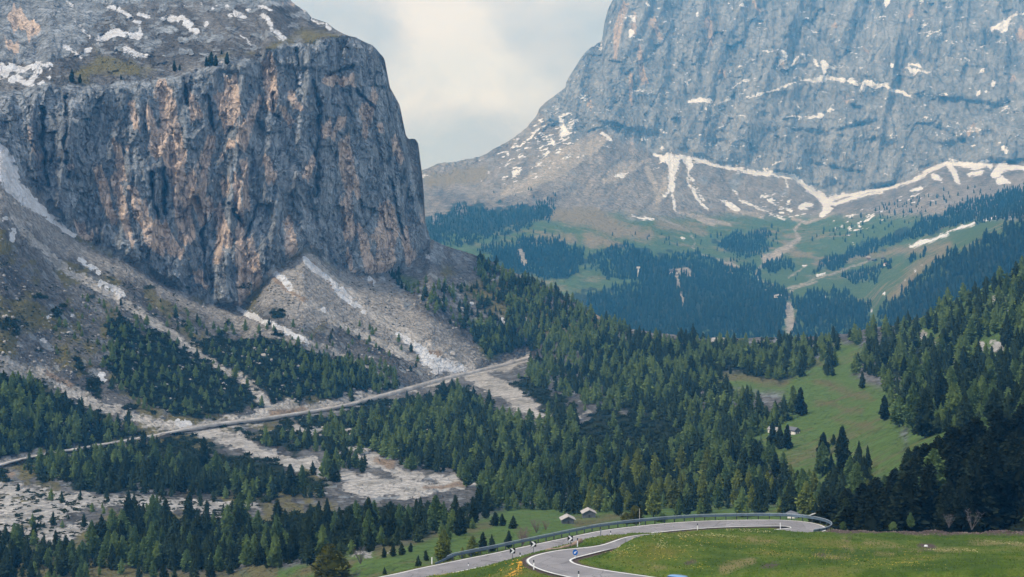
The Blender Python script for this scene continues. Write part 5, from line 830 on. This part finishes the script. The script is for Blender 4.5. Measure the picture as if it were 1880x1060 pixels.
# ------------------------------------------------------------------ buildings
m_oldwood = simple('dark_barn_wood', (.10, .115, .135), .85, .35, 1.6); m_shingle = simple('pale_shingle_roof', (.42, .39, .375), .85, .2, 2.2); m_plaster = simple('white_plaster', (.74, .73, .71), .85, .08, 1); m_darkroof = simple('grey_roof', (.13, .14, .16), .8, .25, 1.2); m_door = simple('dark_timber', (.05, .05, .055), .8, .3, 2); m_win = simple('window_glass', (.03, .035, .045), .15, .1, 1, 0, .6); m_brown = simple('brown_timber', (.17, .12, .09), .85, .3, 1)
def house(name, label, cat, px, pb, w, eave, ridge, depth, rot, wall, roof, upper=None, over=.35, doors=1, wins=(), d=None, group=None, chimney=False):
    d = d or BC.dep(px, pb); r = thing(name, label, cat, P(px, pb, d), math.radians(rot), group); hw = w/2; fr = (-depth*0); y0, y1 = 0, depth
    pent = [(-hw, 0, -.9), (hw, 0, -.9), (hw, 0, eave), (0, 0, ridge), (-hw, 0, eave)]
    wl = MB().prism(pent, (0, y0, 0), (0, y1, 0)).obj('wall', wall, r)
    if upper: sl = (ridge-eave)/hw; MB().prism([(-hw-.02, 0, eave*.55), (hw+.02, 0, eave*.55), (hw+.02, 0, eave), (0, 0, ridge), (-hw-.02, 0, eave)], (0, y0-.06, 0), (0, y1+.06, 0)).obj('upper_wall', upper, r)
    rf = MB(); sl = (ridge-eave)/hw; o = over*1.2
    for s in (-1, 1): rf.prism([(0, 0, ridge+.02), (s*(hw+o), 0, eave-o*sl+.02), (s*(hw+o), 0, eave-o*sl+.2), (0, 0, ridge+.22)], (0, y0-over, 0), (0, y1+over, 0))
    ro = rf.obj('roof', roof, r)
    if chimney: MB().box((hw*.35, depth*.6, ridge+.25), (w*.08, w*.08, .9)).obj('chimney', wall, ro)
    for k in range(doors): MB().box((hw*.0+(k-.5*(doors-1))*w*.3, -.1, eave*.32), (w*.16, .1, eave*.64)).obj('door', m_door, r)
    for wx, wz, ww, wh in wins: f = MB().box((wx*hw, -.1, wz), (ww, .1, wh)).obj('window', m_door, r); MB().box((wx*hw, -.16, wz), (ww*.75, .04, wh*.75)).obj('pane', m_win, f)
    return r
u = lambda px, py: BC.dep(px, py)/F
q = u(1043, 962); house('hay_barn', 'lower grey hay barn with pale gable roof on the meadow', 'barn', 1043.5, 962, 21*q, 8*q, 13*q, 4.2, 4, m_oldwood, m_shingle, over=3*q, doors=1)
q = u(1082, 951); house('hay_barn', 'upper dark hay barn with pale gable roof at the forest edge', 'barn', 1082, 951, 22.5*q, 8.5*q, 14*q, 4.6, 3, m_oldwood, m_shingle, over=2.2*q, doors=1)
q = u(1463, 797); house('mountain_chalet', 'small white chalet with dark gable at the left rim of the green clearing', 'house', 1464, 797, 11.5*q, 6.5*q, 11*q, 7, 24, m_plaster, m_darkroof, m_oldwood, over=1.2*q, doors=2)
q = u(1429, 790); house('mountain_chalet', 'chalet of which only a pale roof shows between trees', 'house', 1429, 793, 8*q, 3.4*q, 7*q, 6, 30, m_plaster, simple('light_roof', (.3, .3, .31), .8), over=1.0*q, doors=1)
house('valley_house', 'white walled house glimpsed between trees left of the round dark tree', 'house', 1466, 951, 2.4, .7, 1.15, 4, 18, m_plaster, m_darkroof, doors=1, wins=((.5, .5, .4, .3),)); house('valley_house', 'house with pale sloping roof right of the round dark tree', 'house', 1497, 951, 2.4, .6, 1.1, 4, -28, m_brown, simple('light_roof', (.55, .55, .55), .8), doors=1)
fd = lambda px, py: FA.dep(px, py); fu = lambda px, py: FA.dep(px, py)/F
q = fu(1238, 503); wn = lambda z, n=5: tuple((-.8+1.6*k/(n-1), z, 1.6, 1.6) for k in range(n))
house('mountain_lodge', 'long pale lodge with balcony storeys in the blue distant wood', 'lodge', 1237, 503, 15*q, 5.5*q, 9*q, 14, 8, m_plaster, m_darkroof, m_brown, doors=1, wins=wn(1.8), d=fd(1237, 503)-8)
q = fu(1172, 503); r = thing('lift_tower', 'slim white tower rising from the blue distant wood', 'tower', P(1172, 507, fd(1172, 507)-6)); MB().tube([(0, 0, -2), (0, 0, 14*q)], [1.6*q, 1.4*q], 8).obj('shaft', m_plaster, r); MB().box((0, 0, 15.5*q), (6*q, 5*q, 3.5*q)).obj('head', m_plaster, r); MB().box((0, 0, 17.6*q), (6.8*q, 5.6*q, .8*q)).obj('roof', m_darkroof, r)
q = fu(1428, 546); house('lift_station', 'wide grey valley station with pale walls below the gravel track', 'building', 1430, 546, 16*q, 4*q, 6*q, 12, -4, m_plaster, m_darkroof, doors=2, wins=wn(2.2, 6), d=fd(1430, 546)-10); house('lift_station', 'blue-grey lift building right at the junction of the tracks', 'building', 1447, 543, 11*q, 3*q, 5*q, 10, 10, m_oldwood, m_darkroof, doors=1, wins=wn(2, 3), d=fd(1447, 543)-10)
r = thing('lift_pylon', 'thin lift pylon standing in the cut strip of distant wood', 'pylon', P(1449, 566, fd(1449, 566)-8)); MB().tube([(0, 0, -1), (0, 0, 13)], [.6, .4], 6).obj('mast', m_grey, r); MB().box((0, 0, 13), (5, .7, .6)).obj('crossarm', m_grey, r)
q = fu(1598, 477); house('farmhouse', 'farmhouse with pale roof at the end of the distant white track', 'house', 1598, 476, 12*q, 3*q, 4.6*q, 9, 75, m_brown, m_shingle, doors=1, d=fd(1598, 476)-6, wins=wn(1.5, 3)); house('farm_shed', 'dark shed just below the distant farmhouse', 'shed', 1608, 479, 8*q, 2*q, 3.6*q, 8, 40, m_door, m_darkroof, doors=1, d=fd(1608, 479)-6); house('farm_shed', 'dark shed right of the distant farmhouse', 'shed', 1623, 475, 7*q, 1.6*q, 3*q, 6, 60, m_door, m_darkroof, doors=1, d=fd(1623, 475)-6)
house('farmhouse', 'reddish roofed house half hidden in the round clump of distant trees', 'house', 1629, 488, 8*q, 3.4*q, 5*q, 8, 10, m_plaster, simple('red_roof', (.30, .14, .11), .8), doors=1, d=fd(1629, 488)-6, wins=wn(1.8, 3))
# mountain road along the foot of the scree
rp = resample(chaikin([(-140, 884), (-40, 869), (10, 857.5), (30, 851.5), (60, 845), (120, 834), (240, 814), (330, 796.5), (345, 792.5), (400, 782.5), (450, 777.5), (520, 768), (600, 755), (640, 747.5), (700, 730), (760, 714), (800, 702), (830, 694.5), (860, 687.5), (900, 678.5), (930, 671.5), (955, 664), (972, 658)], 2), 260)[0]
rc = np.array([BC.at(a, b) for a, b in rp]); dpt = np.array([BC.dep(a, b) for a, b in rp])
for _ in range(12): rc[1:-1] = rc[1:-1]*.5+.25*(rc[:-2]+rc[2:])
tv = np.gradient(rc, axis=0)[:, :2]; tv /= np.linalg.norm(tv, axis=1)[:, None]; nv = np.c_[tv[:, 1], -tv[:, 0]]; hw = 2.3
lz = rc[:, 2]+2.0
strip('mountain_road', rc[:, :2]-nv*hw, rc[:, :2]+nv*hw*.2, lz, simple('grey_road', (.25, .245, .24), .9, .2, .06))
wl = MB(); V = np.concatenate([np.c_[rc[:, :2]+nv*(hw*.2+.05), lz+.3+.3*fbm(rp[:, 0]/6, rp[:, 0]*0, 2, 603)], np.c_[rc[:, :2]+nv*(hw*.2+.45), lz+.3+.3*fbm(rp[:, 0]/6, rp[:, 0]*0, 2, 603)], np.c_[rc[:, :2]+nv*(hw*.2+1.3), lz-.5-1.1*np.clip((rp[:, 0]-300)/60, 0, 1)-1.6*np.clip((rp[:, 0]-640)/80, 0, 1)+.5*fbm(rp[:, 0]/9, rp[:, 0]*0, 3, 601)], np.c_[rc[:, :2]+nv*(hw*.2+.05), lz-.5-1.1*np.clip((rp[:, 0]-300)/60, 0, 1)-1.6*np.clip((rp[:, 0]-640)/80, 0, 1)+.5*fbm(rp[:, 0]/9, rp[:, 0]*0, 3, 601)]]); n = len(rc)
fs = [(a*n+k, a*n+k+1, b*n+k+1, b*n+k) for k in range(n-1) for a, b in ((0, 1), (1, 2), (2, 3), (3, 0))]
tag(link('retaining_wall', mesh_np('retaining_wall', V, np.array(fs), simple('pale_stone_wall', (.46, .44, .42), .9, .35, .12), False)), 'pale stone wall holding up the valley side of the mountain road', 'wall')
# ------------------------------------------------------------------ base sheet, haze, light, camera
g = MB(); g.add([(-2400, -45, -190), (3200, -45, -190), (3200, 7300, -190), (-2400, 7300, -190)], [(0, 1, 2, 3)]); tag(g.obj('ground', simple('alpine_turf', (.10, .11, .07), .95, .3, .01)), kind='structure')
t = NT('haze_air'); v = t.n('ShaderNodeVolumePrincipled'); v.inputs['Color'].default_value = (.07, .43, 1, 1); v.inputs['Density'].default_value = HAZE = 1.55e-4; v.inputs['Absorption Color'].default_value = (1, 1, 1, 1); v.inputs['Anisotropy'].default_value = .0
o = t.n('ShaderNodeOutputMaterial'); t.t.links.new(v.outputs[0], o.inputs['Volume'])
b = MB(); b.box((400, 3650, 600), (5700, 7420, 1600)); tag(b.obj('haze', t.m), kind='stuff')
SUN_EL, SUN_AZ = 46.0, -128.0                        # azimuth measured from the view direction, negative = left
w = bpy.data.worlds.new('World'); sc.world = w; w.use_nodes = True; nt = w.node_tree; nt.nodes.clear()
sky = nt.nodes.new('ShaderNodeTexSky'); sky.sky_type = 'NISHITA'; sky.sun_disc = False; sky.sun_elevation = math.radians(SUN_EL); sky.sun_rotation = math.radians(SUN_AZ); sky.altitude = 2000
N_ = nt.nodes.new; tc = N_('ShaderNodeTexCoord'); mp = N_('ShaderNodeMapping'); mp.inputs['Scale'].default_value = (1, 1, 1.7); nt.links.new(tc.outputs['Generated'], mp.inputs[0])
def wn_(scale, det, rough, dist=0):
    n = N_('ShaderNodeTexNoise'); n.inputs['Scale'].default_value = scale; n.inputs['Detail'].default_value = det; n.inputs['Roughness'].default_value = rough; n.inputs['Distortion'].default_value = dist; nt.links.new(mp.outputs[0], n.inputs['Vector']); return n.outputs['Fac']
def wr(f, pts):
    r = N_('ShaderNodeValToRGB'); nt.links.new(f, r.inputs[0]); e = r.color_ramp.elements; e[0].position, e[0].color = pts[0][0], (*pts[0][1], 1); e[1].position, e[1].color = pts[-1][0], (*pts[-1][1], 1)
    for p_, c_ in pts[1:-1]: q = e.new(p_); q.color = (*c_, 1)
    return r.outputs[0]
cl = wr(wn_(7.5, 6, .55, .35), [(.38, (.37, .425, .55)), (.5, (.475, .52, .635)), (.60, (.60, .645, .745))])
bg1 = N_('ShaderNodeBackground'); nt.links.new(sky.outputs[0], bg1.inputs[0]); bg1.inputs[1].default_value = .1
bg2 = N_('ShaderNodeBackground'); nt.links.new(cl, bg2.inputs[0]); bg2.inputs[1].default_value = 1.0
cov = wr(wn_(2.3, 4, .55), [(.30, (.62, .62, .62)), (.46, (1, 1, 1))]); mx = N_('ShaderNodeMixShader'); nt.links.new(cov, mx.inputs[0]); nt.links.new(bg1.outputs[0], mx.inputs[1]); nt.links.new(bg2.outputs[0], mx.inputs[2])
wo = N_('ShaderNodeOutputWorld'); nt.links.new(mx.outputs[0], wo.inputs[0])
L = bpy.data.lights.new('sun', 'SUN'); L.energy = 2.1; L.angle = math.radians(7); L.color = (1, .95, .87); so = bpy.data.objects.new('sun', L); COL.objects.link(so)
az, el = math.radians(SUN_AZ), math.radians(SUN_EL); sd = Vector((math.sin(az)*math.cos(el), math.cos(az)*math.cos(el), math.sin(el))); so.rotation_euler = sd.to_track_quat('Z', 'Y').to_euler(); so.location = (0, 0, 2000)
cam = bpy.data.cameras.new('camera'); cam.sensor_width = 36; cam.lens = 36*F/1880; cam.shift_y = -(530-HY)/1880; cam.clip_start = 1; cam.clip_end = 20000
co = bpy.data.objects.new('camera', cam); COL.objects.link(co); co.rotation_euler = (math.radians(90), 0, 0); sc.camera = co
sc.view_settings.view_transform = 'Standard'; sc.view_settings.look = 'None'; sc.view_settings.exposure = .6; sc.view_settings.gamma = 1
sc.render.engine = 'CYCLES'; cy = sc.cycles; cy.max_bounces = 5; cy.diffuse_bounces = 3; cy.glossy_bounces = 2; cy.transmission_bounces = 2; cy.volume_bounces = 0; cy.transparent_max_bounces = 4
cy.use_denoising = True; cy.use_adaptive_sampling = True; cy.adaptive_threshold = .01
